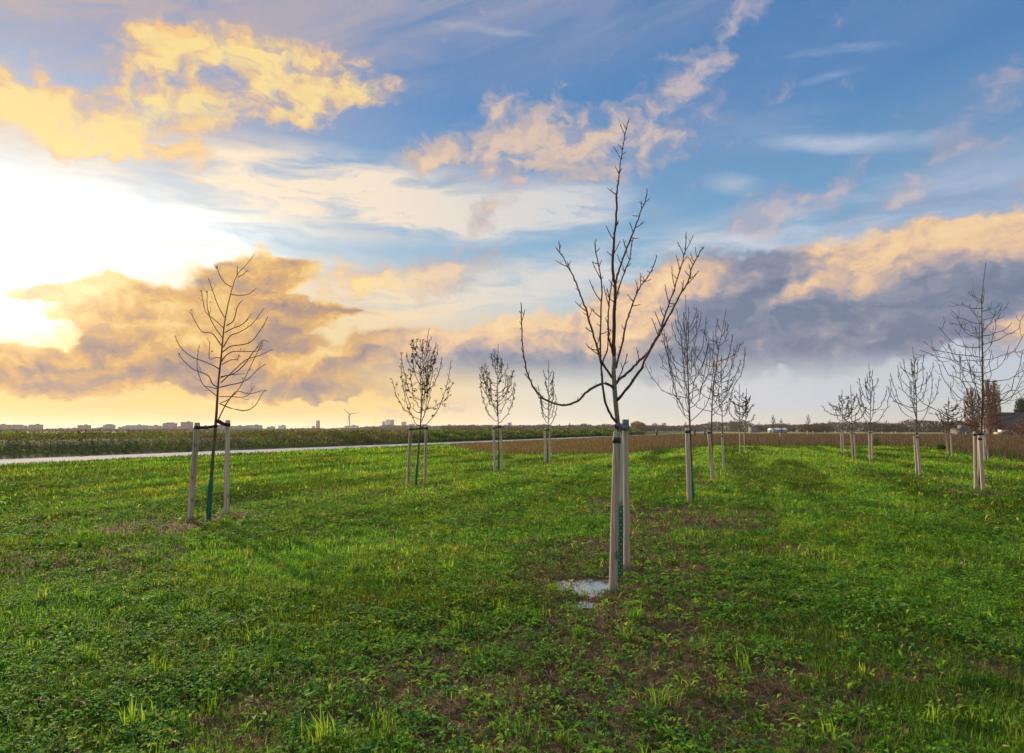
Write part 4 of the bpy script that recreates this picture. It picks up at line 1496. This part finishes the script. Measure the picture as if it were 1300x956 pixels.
young_tree('farthest leafy tree of the right hand row, behind its right stake', (946.3, 572.5), [(946, 558), (946.5, 535), (948, 493)], (935, 961, 537, 493), 16, 'egg', 44, None, tr=.026, leaf_s=.06, seed=15)
stake((945.3, 574), (944.6, 546), 1.8, 'right one of two far thin stakes joined by a strap', SG, tie_to=at(940, 546, gp(940, 574.5).y), r=.036)

# right hand group
young_tree('small leafy tree at the left end of the right hand group', (1070, 575), [(1069.7, 560), (1069.4, 535), (1069, 494)], (1052, 1082, 536, 494), 16, 'egg', 46, None, tr=.03, leaf_s=.06, seed=16)
stake((1068.2, 575.5), (1067.3, 546), 1.9, 'left stake of the leftmost small leafy tree in the right hand group', SG, r=.040)
stake((1071.2, 576), (1069.8, 547), 1.8, 'right stake of the leftmost small leafy tree in the right hand group', SG, r=.038)
young_tree('small leafy tree second from left in the right hand group', (1084, 581), [(1083, 565), (1081.5, 535), (1080, 488)], (1066, 1093, 540, 488), 17, 'egg', 46, None, tr=.03, leaf_s=.055, seed=17)
stake((1082.6, 582.5), (1080.3, 547.5), 2.0, 'left stake of the second small leafy tree in the right hand group', SG, r=.040)
stake((1086.3, 581.5), (1083.9, 548.5), 2.0, 'right stake of the second small leafy tree in the right hand group', SG, r=.038)
young_tree('leafless vase shaped tree third from left in the right hand group', (1105.8, 584), [(1105.5, 560), (1104.8, 535), (1105, 505), (1103, 463)], (1086, 1132, 540, 463), 17, 'vase', 0, None, tr=.03, seed=18, curv=1.5, every=.3, tw=.22)
stake((1104.4, 585), (1103.4, 547.5), 2.1, 'left stake under the leafless vase shaped tree', SG, r=.042)
stake((1107.6, 584.3), (1106.6, 547), 2.0, 'right stake under the leafless vase shaped tree', SG, r=.040)
young_tree('medium tree with a few hanging leaves, left neighbour of the big dark tree', (1166, 602), [(1165.2, 575), (1164, 548), (1163, 500), (1161, 470), (1158.5, 440)], (1128, 1196, 538, 440), 22, 'vase', 26, None, tr=.030, leaf_s=.036, seed=19, curv=1.15, every=.22)
Y9 = gp(1166, 602).y
stake((1163.8, 601.5), (1160.8, 549), 2.6, 'left stake of the medium tree beside the big dark tree', SG, tie_to=at(1164, 550, Y9), r=.038)
stake((1168.6, 603.5), (1164.0, 552), 3.0, 'leaning right stake of the medium tree beside the big dark tree', SG, tie_to=at(1164, 551, Y9), r=.046)
young_tree('dense little leafy tree between the medium tree and the big dark tree', (1206, 578), [(1205.5, 560), (1204.5, 540), (1204, 504)], (1188, 1224, 546, 504), 22, 'egg', 100, None, tr=.03, leaf_s=.055, seed=20)
stake((1203.8, 578), (1200.3, 547), 1.9, 'left leaning stake of the dense little leafy tree', SG, r=.040)
stake((1208.6, 580), (1206.6, 549), 1.9, 'right stake of the dense little leafy tree', SG, r=.040)
young_tree('big dark bare tree with long spreading twigs at the right edge', (1243.5, 621), [(1244.5, 580), (1246, 545), (1247.5, 500), (1247.3, 450), (1246.5, 410), (1247, 375), (1251.5, 333)], (1172, 1318, 545, 338), 46, 'wide', 0, None, tr=.036, seed=22, every=.26, tw=.26, curv=1.0)
Y10 = gp(1243.5, 621).y
stake((1238.6, 622), (1237.3, 548), 3.6, 'upright left stake of the big dark tree at the right edge', SG, tie_to=at(1246, 550, Y10), r=.040)
stake((1248.6, 624), (1243.8, 553), 4.3, 'leaning sunlit stake in front of the big dark tree', SG, tie_to=at(1246, 551, Y10), r=.048)
stake((1243.4, 619), (1242.3, 551), 3.0, 'thin middle stake under the big dark tree', SG, r=.034)
young_tree('slim tree half hidden behind the big dark tree', (1252.5, 585), [(1251.5, 560), (1249.5, 535), (1248.5, 500)], (1236, 1262, 530, 492), 12, 'vase', 0, None, tr=.028, seed=23)
stake((1250.3, 586), (1248.3, 549), 1.9, 'upright stake behind the big dark tree, left one of the rear pair', SG, r=.038)
stake((1255.6, 586), (1249.4, 546), 1.8, 'slanting stake behind the big dark tree, right one of the rear pair', SG, r=.036)

# fallen green guard on the grass
a_, b_ = gp(1203, 620.5), gp(1231.5, 618.5)
zz = .035
tb = TB((a_.x, a_.y, 0))
for k in range(10):
    p = a_.lerp(b_, k / 10)
    q = a_.lerp(b_, (k + 1) / 10)
    for j_ in range(8):
        t0, t1 = j_ * math.pi / 5 - .3, (j_ + 1) * math.pi / 5 - .3
        rr_ = .055
        u = (b_ - a_).cross(Vector((0, 0, 1))).normalized()
        f = lambda base, t: Vector((base.x, base.y, zz)) + u * math.cos(t) * rr_ + Vector((0, 0, math.sin(t) * rr_ * (.55 if base is p or True else 1)))
        tb.poly([f(p, t0), f(q, t0), f(q, t1), f(p, t1)])
link('loose_trunk_guard', tb.mesh('loose_trunk_guard', False), M_GUARD, label='green plastic trunk guard lying loose on the grass left of the big dark tree', cat='trunk guard', loc=(a_.x, a_.y, 0))
# ------------------------------------------------------------------ far things
def facade(name, wall, win, sx, sz, fx=.55, fz=.5):
    """rows of windows worked into the wall material (too small to be told apart from here)"""
    def f(q):
        x, y, z = q.sep(objco(q))
        u = q.m('FRACT', q.m('DIVIDE', q.m('ADD', x, y), sx))
        v = q.m('FRACT', q.m('DIVIDE', z, sz))
        k = q.m('MULTIPLY', q.m('LESS_THAN', q.m('ABSOLUTE', q.m('SUBTRACT', u, .5)), fx / 2), q.m('LESS_THAN', q.m('ABSOLUTE', q.m('SUBTRACT', v, .55)), fz / 2))
        n = q.noise(objco(q), .3, 3.0, .6)
        c = q.mix(k, q.mix(n, wall, tuple(c * .75 for c in wall[:3]) + (1,)), win)
        return principled(q, c, .8, .3)
    return material(name, f)


F_A = facade('brick_facade', (.26, .20, .19, 1), (.10, .10, .13, 1), 3.2, 3.0)
F_B = facade('grey_facade', (.30, .28, .29, 1), (.12, .13, .16, 1), 3.6, 3.0)
F_C = facade('white_facade', (.55, .55, .56, 1), (.16, .18, .22, 1), 3.4, 3.1)
M_ROOF = plain('roof_felt', (.13, .12, .13), .9)
M_TILE = plain('dark_roof_tiles', (.055, .050, .055), .85)
M_WHITE = plain('white_paint', (.70, .70, .70), .6, .3, .12)
M_DARK = plain('dark_opening', (.02, .02, .024), .5)


def building(x0, x1, ytop, D, depth, mat, label, step=None, cat='building', group='distant apartment blocks on the skyline', name='apartment_block', roof_kind='flat'):
    a_, b_ = at(x0, 547, D), at(x1, 547, D)
    zt = at((x0 + x1) / 2, ytop, D).z
    cx, hw = (a_.x + b_.x) / 2, (b_.x - a_.x) / 2
    root = link(name, None, None, label=label, cat=cat, group=group, loc=(cx, D, 0))
    tb = TB((cx, D, 0))
    tb.box((cx, D + depth / 2, zt / 2 - .5), hw, depth / 2, zt / 2 + .5)
    link('wall', tb.mesh('wall', False), mat, parent=root)
    tb = TB((cx, D, 0))
    tb.box((cx, D + depth / 2, zt + .2), hw + .4, depth / 2 + .4, .2)
    tb.box((cx + hw * .3, D + depth / 2, zt + 1.2), min(2.5, hw * .3), 2.0, .85)
    if step:
        for sx0, sx1, sy in step:
            p0, p1 = at(sx0, 547, D), at(sx1, 547, D)
            z1 = at(sx0, sy, D).z
            tb.box(((p0.x + p1.x) / 2, D + depth / 2, (zt + z1) / 2 + .4), (p1.x - p0.x) / 2, depth * .4, max(.5, (z1 - zt) / 2))
    link('roof', tb.mesh('roof', False), M_ROOF, parent=root)
    return root


BL = [(-16, 9.5, 539.3, 'long flat roofed block at the very left end of the skyline', 0), (10.5, 28, 540.2, 'flat block, second from the left end of the skyline', 1), (36, 49, 539.2, 'square block with lower wing, third from the left end', 0),
      (98, 110, 540, 'squat tower block near the left skyline, right of the low roofs', 0), (130.5, 141.5, 539.6, 'small square tower block left of the stepped long block', 1),
      (159, 182, 540, 'long pale stepped block between two small tower blocks', 1), (185, 201, 540.5, 'low grey block just left of the first taller slab', 1), (206, 221, 537.4, 'taller slab left of the leaning stake top', 0), (229, 241, 536, 'tall square block hidden partly by the leftmost stake', 0),
      (254, 262, 541, 'low block between the stake pair at left', 1), (265, 286, 540.5, 'wide block behind the slim leaning tree', 0), (291, 309, 541, 'wide brown block right of the stake pair', 0), (312, 330, 540, 'grey block with a flat overhanging roof, right of the stakes', 1)]
for k, (x0, x1, yt, lab, t) in enumerate(BL):
    building(x0, x1, yt, 1350 + (k * 37) % 90, 14, F_A if t == 0 else F_B, lab, step=[(x0 + (x1 - x0) * .25, x0 + (x1 - x0) * .75, yt - .9)] if k % 3 == 1 else None)
LOW = [(29.5, 35.5, 542.3), (50, 62, 545), (62, 82, 544.2), (83, 97, 543.8), (111, 121, 544.6), (122, 130, 543), (142.5, 149, 546), (149.5, 158, 542.2), (201.5, 206, 543), (221.5, 228.5, 542), (242, 252, 543.5)]
for k, (x0, x1, yt) in enumerate(LOW):
    building(x0, x1, yt, 1480 + (k * 53) % 80, 12, F_A if k % 2 else F_B, 'low row of houses filling a gap between the skyline blocks', group='low houses between the skyline blocks', name='row_house', cat='house')
building(338.5, 347, 542, 1600, 12, F_B, 'low pale building left of the white hall', group='far town buildings', name='town_building')
building(353, 361, 540.4, 1600, 12, F_C, 'small white hall between the blocks and the lone tower', group='far town buildings', name='town_building')
building(395.8, 398.8, 541.3, 2200, 12, F_B, 'tiny block at the foot of the lone tower', group='far town buildings', name='town_building')
building(401, 405, 534.3, 2200, 11, F_A, 'lone slim dark tower left of the wind turbine', group='far town buildings', name='tower_block', cat='tower block')
building(437.3, 453, 540.6, 1500, 22, F_C, 'wide pale hall directly below the wind turbine', group='far town buildings', name='hall', cat='hall')
building(465, 484, 542.2, 2300, 16, F_B, 'long low grey building left of the town towers', group='far town buildings', name='town_building')
building(485, 488, 535.2, 2400, 12, F_A, 'smallest and leftmost of the three town towers', group='far town buildings', name='tower_block', cat='tower block')
building(489.2, 493.9, 533.2, 2400, 14, F_C, 'middle one of the three town towers', group='far town buildings', name='tower_block', cat='tower block')
building(495, 499.2, 533.2, 2420, 14, F_A, 'right one of the three town towers', group='far town buildings', name='tower_block', cat='tower block')
building(482, 505, 540, 2500, 30, F_C, 'white town houses at the feet of the three towers', group='far town buildings', name='town_building')
building(509.5, 515, 535.8, 2400, 14, F_B, 'grey tower right of the three town towers, left of the leafy tree stakes', group='far town buildings', name='tower_block', cat='tower block')
building(518.5, 526, 538.5, 2400, 14, F_C, 'white block seen between the stakes of the round crowned tree', group='far town buildings', name='town_building')
building(644.5, 649.5, 537, 2000, 14, F_B, 'grey tower above the far woods right of the small leafy tree', group='far town buildings', name='tower_block', cat='tower block')
building(707.8, 711.8, 540.6, 900, 8, M_WHITE, 'small white house gable among the far trees', group='far town buildings', name='house', cat='house')
building(829, 834.5, 538, 1900, 16, F_A, 'left one of two far blocks above the brown meadow', group='far town buildings', name='tower_block', cat='tower block')
building(841, 846, 537.6, 1900, 16, F_B, 'right one of two far blocks above the brown meadow', group='far town buildings', name='tower_block', cat='tower block')

# church spire
D = 1200
p = at(723.3, 547, D)
root = link('church_tower', None, None, label='thin church tower with pointed spire above the far woods', cat='church tower', loc=(p.x, D, 0))
tb = TB((p.x, D, 0))
zt = at(723, 539.5, D).z
tb.box((p.x, D, zt / 2), 1.3, 1.3, zt / 2)
link('wall', tb.mesh('wall', False), M_ROOF, parent=root)
tb = TB((p.x, D, 0))
tb.tube([(p.x, D, zt), (p.x, D, at(723, 536.3, D).z)], [1.7, .1], 4, True, twist=math.pi / 4)
link('spire', tb.mesh('spire', False), M_TILE, parent=root)

# wind turbine
D = 2300
hub = at(444, 525.8, D)
root = link('wind_turbine', None, None, label='three bladed wind turbine rising behind the pale hall', cat='wind turbine', loc=(hub.x, D, 0))
M_TURB = plain('turbine_grey', (.16, .15, .15), .6)
tb = TB((hub.x, D, 0))
tb.tube([(hub.x, D, 0), (hub.x, D, hub.z)], [2.3, 1.5], 12)
link('tower', tb.mesh('tower'), M_TURB, parent=root)
tb = TB((hub.x, D, 0))
tb.tube([(hub.x, D - 4, hub.z), (hub.x, D + 5, hub.z)], [1.9, 1.9], 8)
nac = link('nacelle', tb.mesh('nacelle'), M_TURB, parent=root)
for (bx, by) in ((436.3, 519.2), (456, 523.6), (441.3, 537.5)):
    e = at(bx, by, D - 5)
    h0 = Vector((hub.x, D - 5, hub.z))
    d = (e - h0).normalized()
    s_ = d.cross(Vector((0, 1, 0))).normalized()
    tb = TB((hub.x, D, 0))
    L = 33.0 if bx > 445 else (e - h0).length
    L = max(L, 29.0)
    prof = [(0, .9, .9), (.12, 1.7, .5), (.5, 1.15, .3), (1, .5, .12)]
    rows_ = []
    for t, w, th in prof:
        c_ = h0 + d * L * t
        rows_.append([c_ - s_ * w, c_ + Vector((0, -th, 0)), c_ + s_ * w * .6, c_ + Vector((0, th, 0))])
    for k in range(3):
        for q in range(4):
            tb.poly([rows_[k][q], rows_[k][(q + 1) % 4], rows_[k + 1][(q + 1) % 4], rows_[k + 1][q]])
    tb.poly(rows_[3])
    link('blade', tb.mesh('blade', False), M_TURB, parent=root)

# ---- woods on the horizon: brown winter tree tops that read as one mass
woods = Plants()


def wood_strip(x0, x1, D0, ytop, dens, cols, seed, depth=40, size=1.0, rough=.5):
    n = int((x1 - x0) * dens)
    px = rng.uniform(x0, x1, n)
    D = D0 + rng.uniform(-depth, depth, n) * .5
    X = (px - 650) / FPX * D * (1 / CP) * 1.0
    prof = np.interp(px, [p[0] for p in ytop], [p[1] for p in ytop])
    top = HC + (547 - prof) / FPX * D
    bumpy = .55 + .75 * fbm(X * (7.0 / D0 * 8), np.zeros(n) + seed, seed, 4, .6)
    u = rng.uniform(0, 1, n)
    z = np.clip(top * bumpy, 1.0, None) * u
    s = D0 / 1000 * size
    L = rng.uniform(1.2, 3.0, n) * s
    w = rng.uniform(.6, 1.7, n) * s
    leaves(woods, X, D, z, L, w, rng.uniform(0, 6.28, n), rng.uniform(.2, 1.5, n), pick(cols, n), .3)


PUR = [(.065, .052, .058), (.050, .042, .050), (.085, .062, .060), (.060, .055, .052)]  # purple tint of the farther woods: distance haze put into the colour
BRN = [(.080, .054, .042), (.058, .044, .038), (.10, .068, .050), (.048, .046, .036)]
wood_strip(-60, 470, 1250, [(-60, 545.5), (380, 545), (470, 543.5)], 30, PUR, 1)
wood_strip(440, 600, 1400, [(440, 545), (470, 541.5), (520, 540), (560, 541), (600, 541)], 60, PUR, 2)
wood_strip(560, 830, 850, [(560, 542), (600, 539.5), (640, 539.5), (690, 538.5), (712, 541.5), (740, 538), (780, 538), (830, 541)], 75, PUR, 3)
wood_strip(800, 935, 900, [(800, 541), (850, 542), (880, 540), (905, 536.5), (935, 536)], 75, PUR, 4)
wood_strip(925, 1110, 750, [(925, 534), (945, 535.5), (960, 539), (1000, 539), (1050, 538), (1110, 536)], 80, [(.070, .062, .058), (.055, .058, .050), (.095, .070, .055), (.045, .048, .048)], 5)
wood_strip(1095, 1210, 600, [(1095, 538), (1130, 537), (1150, 533.5), (1180, 535), (1210, 536)], 95, BRN + PUR[:1], 6)
wood_strip(1195, 1240, 380, [(1195, 538), (1225, 534), (1240, 532)], 110, BRN, 7)
wood_strip(800, 818, 700, [(800, 539.5), (809, 537), (818, 540)], 160, [(.17, .10, .07), (.14, .085, .06)], 8)
wood_strip(1015, 1050, 560, [(1015, 541), (1035, 538), (1050, 540)], 110, BRN, 9)
link('far_woods', woods.mesh('far_woods'), M_LEAFY, kind='stuff', label='low brown winter woods along the horizon', cat='woods')


# ---- single bare trees far off
def bare_tree(name, x, D, ytop, wpx, label, cols, shape='oval', n=900, group='far bare trees', zb=.12, lw=1.0):
    p = at(x, 547, D)
    H = HC + (547 - ytop) / FPX * D
    rr = random.Random(int(x * 10))
    root = link(name, None, None, label=label, cat='tree', group=group, loc=(p.x, D, 0))
    tb = TB((p.x, D, 0))
    tb.tube([(p.x, D, -.3), (p.x + .01 * H, D, H * .5), (p.x, D, H * .97)], [H * .018, H * .011, H * .002], 6)
    link('trunk', tb.mesh('trunk'), M_BARK, parent=root)
    W2 = wpx / 2 / FPX * D
    tb = TB((p.x, D, 0))
    mr = D * .00022 * lw
    nb = max(14, n // 28)
    for k in range(nb):
        u = (k + rr.random()) / nb
        z = H * (zb + (1 - zb) * u * .86)
        a_ = k * 2.4
        if shape == 'poplar':
            ww = W2 * min(1, (u + .12) * 5) * (1 if u < .8 else (1 - u) * 5)
            e = Vector((p.x + math.cos(a_) * ww, D + math.sin(a_) * ww, min(H, z + H * rr.uniform(.14, .26))))
            m_ = Vector((p.x + math.cos(a_) * ww, D + math.sin(a_) * ww, z + H * .03))
        else:
            ww = W2 * math.sin(min(1, u * .8 + .2) * math.pi) ** .6
            e = Vector((p.x + math.cos(a_) * ww, D + math.sin(a_) * ww, min(H, z + H * rr.uniform(.08, .2))))
            m_ = Vector((p.x + math.cos(a_) * ww * .7, D + math.sin(a_) * ww * .7, z + H * .02))
        path = arc(Vector((p.x, D, z)), m_, e, 5)
        c_ = rr.choice(cols)
        tb.tube(path, taper(6, mr * 2, mr), 3, False, col=c_)
        for q in range(n // nb):
            b_ = path[rr.randrange(1, 6)]
            d_ = Vector((rr.uniform(-1, 1), rr.uniform(-1, 1), rr.uniform(.3, 2.0))).normalized() * H * rr.uniform(.02, .065)
            side = d_.cross(Vector((rr.uniform(-1, 1), rr.uniform(-1, 1), .1))).normalized() * mr * rr.uniform(.8, 1.6)
            tb.poly([b_ - side, b_ + side, b_ + d_], rr.choice(cols))
    link('crown', tb.mesh('crown', False), M_LEAF, parent=root)
    return root


ORANGE = [(.22, .115, .065), (.17, .09, .055), (.26, .15, .085), (.12, .075, .05)]
bare_tree('poplar_tree', 1235.5, 262, 494, 17, 'shorter left one of the two columnar brown poplars behind the big dark tree', ORANGE, 'poplar', 2600, 'columnar poplars', .03, 1.3)
bare_tree('poplar_tree', 1257, 255, 484, 13, 'tall columnar brown poplar right behind the big dark tree', ORANGE, 'poplar', 2600, 'columnar poplars', .03, 1.3)
bare_tree('poplar_tree', 1265.5, 259, 485, 11, 'columnar brown poplar beside the barn gable, right one of the poplars', ORANGE, 'poplar', 2200, 'columnar poplars', .03, 1.3)
for x, D, yt, w, lab in [(870.3, 500, 535.5, 5, 'tiny pointed tree left of the broad bare tree stake'), (932, 560, 532.5, 14, 'dark round tree beyond the far strapped stakes'), (982, 420, 527, 6, 'thin bare tree directly above the white greenhouse roof'), (992, 430, 532, 5, 'smaller bare tree over the right end of the greenhouse roof'),
                        (1026.5, 400, 527, 7, 'lone bare tree midway between greenhouse and the right hand group'), (1054, 520, 533, 8, 'bushy reddish tree just left of the right hand group'), (1126, 480, 534, 8, 'tiny tree right of the leafless vase shaped tree'), (964, 520, 536.5, 7, 'low dark shrub tree left of the greenhouse')]:
    bare_tree('bare_tree', x, D, yt, w, lab, [(.07, .05, .045), (.05, .04, .038), (.10, .07, .055)], 'oval', 500, 'far bare trees', .15)
for x, D, yt, w, lab in [(1281, 215, 537, 16, 'brown bush in front of the barn, right of the poplars'), (1296, 205, 532, 22, 'large reddish brown bush at the right frame edge'), (1312, 210, 528, 20, 'tall brown bush just past the right frame edge')]:
    bare_tree('brown_bush', x, D, yt, w, lab, ORANGE + [(.10, .06, .05)], 'oval', 1500, 'brown bushes by the barn', .02)
bare_tree('evergreen_tree', 1299, 300, 507, 16, 'dark green tree top above the barn roof at the right edge', [(.03, .06, .02), (.045, .085, .025), (.02, .045, .018)], 'oval', 2600, 'evergreen behind the barn', .3, 2.4)

# barn
D = 262
a_, b_ = at(1269, 547, D), at(1345, 547, D)
zr, ze = at(1290, 523, D).z, at(1290, 539, D).z
cx = (a_.x + b_.x) / 2
hw = (b_.x - a_.x) / 2
root = link('barn', None, None, label='long barn with dark pitched roof at the right edge behind brown bushes', cat='barn', loc=(cx, D, 0))
tb = TB((cx, D, 0))
tb.box((cx, D + 5, ze / 2), hw - .4, 4.6, ze / 2)
link('wall', tb.mesh('wall', False), plain('brown_boards', (.10, .07, .055), .9), parent=root)
tb = TB((cx, D, 0))
for s0, s1 in ((0.0, 5), (10.0, 5)):
    pass
E = [Vector((cx - hw, D - .4, ze)), Vector((cx + hw, D - .4, ze)), Vector((cx + hw, D + 5, zr)), Vector((cx - hw, D + 5, zr)), Vector((cx + hw, D + 10.4, ze)), Vector((cx - hw, D + 10.4, ze))]
tb.poly([E[0], E[1], E[2], E[3]])
tb.poly([E[3], E[2], E[4], E[5]])
tb.poly([E[0], E[3], E[5]])
tb.poly([E[1], E[4], E[2]])
tb.poly([E[0] - Vector((0, 0, .25)), E[5] - Vector((0, 0, .25)), E[4] - Vector((0, 0, .25)), E[1] - Vector((0, 0, .25))])
tb.poly([E[0] - Vector((0, 0, .25)), E[1] - Vector((0, 0, .25)), E[1], E[0]])
link('roof', tb.mesh('roof', False), M_TILE, parent=root)
# low white shed in front of it
D = 238
a_, b_ = at(1269, 547, D), at(1291, 547, D)
cx, hw = (a_.x + b_.x) / 2, (b_.x - a_.x) / 2
root = link('shed', None, None, label='low pale shed with dark openings and a light roof in front of the barn', cat='shed', loc=(cx, D, 0))
zt = at(1280, 549.6, D).z
zt = max(zt, 1.1)
tb = TB((cx, D, 0))
tb.box((cx, D + 1.5, zt / 2), hw, 1.5, zt / 2)
link('wall', tb.mesh('wall', False), plain('pale_boards', (.36, .33, .28), .9), parent=root)
tb = TB((cx, D, 0))
tb.box((cx, D + 1.5, zt + .35), hw * .56, 1.2, .35)
tb.box((cx, D + 1.5, zt + .75), hw * .62, 1.3, .05)
link('roof', tb.mesh('roof', False), M_WHITE, parent=root)
for k in (-.5, .3):
    tb = TB((cx, D, 0))
    tb.box((cx + hw * k, D - .01, zt * .55), hw * .22, .02, zt * .28)
    link('window', tb.mesh('window', False), M_DARK, parent=root)

# greenhouse / long white roof
D = 430
a_, b_ = at(978.5, 547, D), at(1000, 547, D)
cx, hw = (a_.x + b_.x) / 2, (b_.x - a_.x) / 2
root = link('greenhouse', None, None, label='long low building with bright white roof in front of the far woods', cat='greenhouse', loc=(cx, D, 0))
z0_, z1_ = at(990, 545.6, D).z, at(990, 543.4, D).z
tb = TB((cx, D, 0))
tb.box((cx, D + 3, z0_ / 2), hw - .2, 2.8, z0_ / 2)
link('wall', tb.mesh('wall', False), plain('grey_boards', (.20, .21, .20), .8), parent=root)
tb = TB((cx, D, 0))
tb.poly([(cx - hw, D - .2, z0_), (cx + hw, D - .2, z0_), (cx + hw - .4, D + 3, z1_), (cx - hw + .4, D + 3, z1_)])
tb.poly([(cx - hw + .4, D + 3, z1_), (cx + hw - .4, D + 3, z1_), (cx + hw, D + 6.2, z0_), (cx - hw, D + 6.2, z0_)])
tb.poly([(cx - hw, D - .2, z0_), (cx - hw + .4, D + 3, z1_), (cx - hw, D + 6.2, z0_)])
tb.poly([(cx + hw, D - .2, z0_), (cx + hw, D + 6.2, z0_), (cx + hw - .4, D + 3, z1_)])
link('roof', tb.mesh('roof', False), M_WHITE, parent=root)
building(955, 963, 542.5, 620, 10, M_ROOF, 'small grey farm roof left of the white greenhouse', group='far farm buildings', name='farm_building', cat='farm building')
building(1030, 1050, 544.2, 600, 8, F_C, 'low farm building left of the right hand tree group', group='far farm buildings', name='farm_building', cat='farm building')
building(1220, 1232, 545.2, 330, 8, M_ROOF, 'low grey roof seen left of the poplars', group='far farm buildings', name='farm_building', cat='farm building')

# pale sapling tubes planted far out in the meadow
M_TUBE = plain('pale_tube', (.55, .50, .38), .7, .3, .2)
TUB = [(981, 545.8, 551.5, 2.0), (990, 549, 557, 1.2), (1011, 545.8, 549.5, 1.1), (1013, 545.8, 549.5, 1.1), (1024.8, 547, 552, 1.6), (1032, 547, 550.5, .9), (1047, 547, 550.5, 1.0), (1060.5, 547.5, 550.5, 1.0), (1072.8, 546.8, 551.5, 1.3), (1108, 548.5, 551.5, .9), (1119.5, 547.8, 551, 1.0),
       (1131.5, 548.2, 552, 1.4), (1136.8, 547.8, 551.5, 1.1), (1150, 548.5, 551.5, .9), (1214, 549, 552.5, 1.0), (1226, 549, 553, 1.0)]
for k, (x, y0_, y1_, w) in enumerate(TUB):
    D = 1.5 * FPX / (y1_ + .6 - 547)
    p = at(x, 547, D)
    ztop_ = at(x, y0_, D).z
    tb = TB((p.x, p.y, 0))
    r_ = w / FPX * D / 2
    tb.tube([(p.x, p.y, 0), (p.x, p.y, ztop_ * .97), (p.x, p.y, ztop_)], [r_ * 1.1, r_, r_ * .9], 8)
    link('sapling_tube', tb.mesh('sapling_tube'), M_TUBE, label='tiny pale sapling tube standing in the far brown meadow', cat='sapling tube', group='sapling tubes in the far meadow', loc=(p.x, p.y, 0))

# dark post at the meadow's far side and two green shrubs on its near edge
for x, lab in ((833.8, 'small dark post beyond the meadow right of the puddle tree'), (894.8, 'small dark post beyond the meadow next to the leaning stake top'), (882, 'small dark post beyond the meadow next to the broad bare tree')):
    D = 190
    p = at(x, 547, D)
    tb = TB((p.x, D, 0))
    tb.tube([(p.x, D, 0), (p.x, D, 1.75), (p.x, D, 1.95)], [.22, .22, .12], 8)
    link('dark_post', tb.mesh('dark_post'), M_DARK, label=lab, cat='post', group='dark posts beyond the meadow', loc=(p.x, D, 0))
for x, yb, w, h, lab in ((1112.5, 567, 9, 12, 'green shrub at the meadow edge right of the vase shaped tree'), (1195.5, 572, 10, 9, 'round green shrub at the meadow edge left of the dense little tree')):
    p = gp(x, yb)
    r_ = w / 2 / FPX * p.y
    hh_ = h / FPX * p.y
    P2 = Plants()
    n = 420
    a1, a2, rr1 = rng.uniform(0, 6.28, n), np.arccos(rng.uniform(0, 1, n)), rng.uniform(.4, 1, n) ** .5
    leaves(P2, np.cos(a1) * np.sin(a2) * r_ * rr1, np.sin(a1) * np.sin(a2) * r_ * rr1, np.cos(a2) * hh_ * rr1 * rng.uniform(.8, 1.1, n), rng.uniform(.08, .16, n), rng.uniform(.05, .09, n), a1, rng.uniform(-.2, 1.2, n), pick([(.05, .12, .02), (.07, .16, .025), (.035, .08, .02)], n))
    root = link('green_shrub', None, None, label=lab, cat='shrub', group='green shrubs at the meadow edge', loc=(p.x, p.y, 0))
    link('foliage', P2.mesh('foliage'), M_LEAFY, parent=root)
    tb = TB((0, 0, 0))
    for q in range(6):
        tb.tube([(0, 0, -.05), (math.cos(q) * r_ * .5, math.sin(q) * r_ * .5, hh_ * .7)], [.012, .005], 4)
    link('stem', tb.mesh('stem'), M_BARK, parent=root)

# ------------------------------------------------------------------ the air between
def m_haze():
    m = bpy.data.materials.new('haze')
    m.use_nodes = True
    m.node_tree.nodes.clear()
    q = NG(m.node_tree)
    o = q.node('ShaderNodeOutputMaterial')
    v = q.node('ShaderNodeVolumePrincipled')
    v.inputs['Color'].default_value = (.93, .90, .95, 1)
    v.inputs['Density'].default_value = 0.00007
    v.inputs['Anisotropy'].default_value = 0.35
    q.l.new(v.outputs[0], o.inputs['Volume'])
    return m


tb = TB((0, 0, 0))
tb.box((0, 0, 44), 9400, 9400, 46)
link('haze', tb.mesh('haze', False), m_haze(), kind='stuff', label='pale evening haze over the distant skyline', cat='haze')
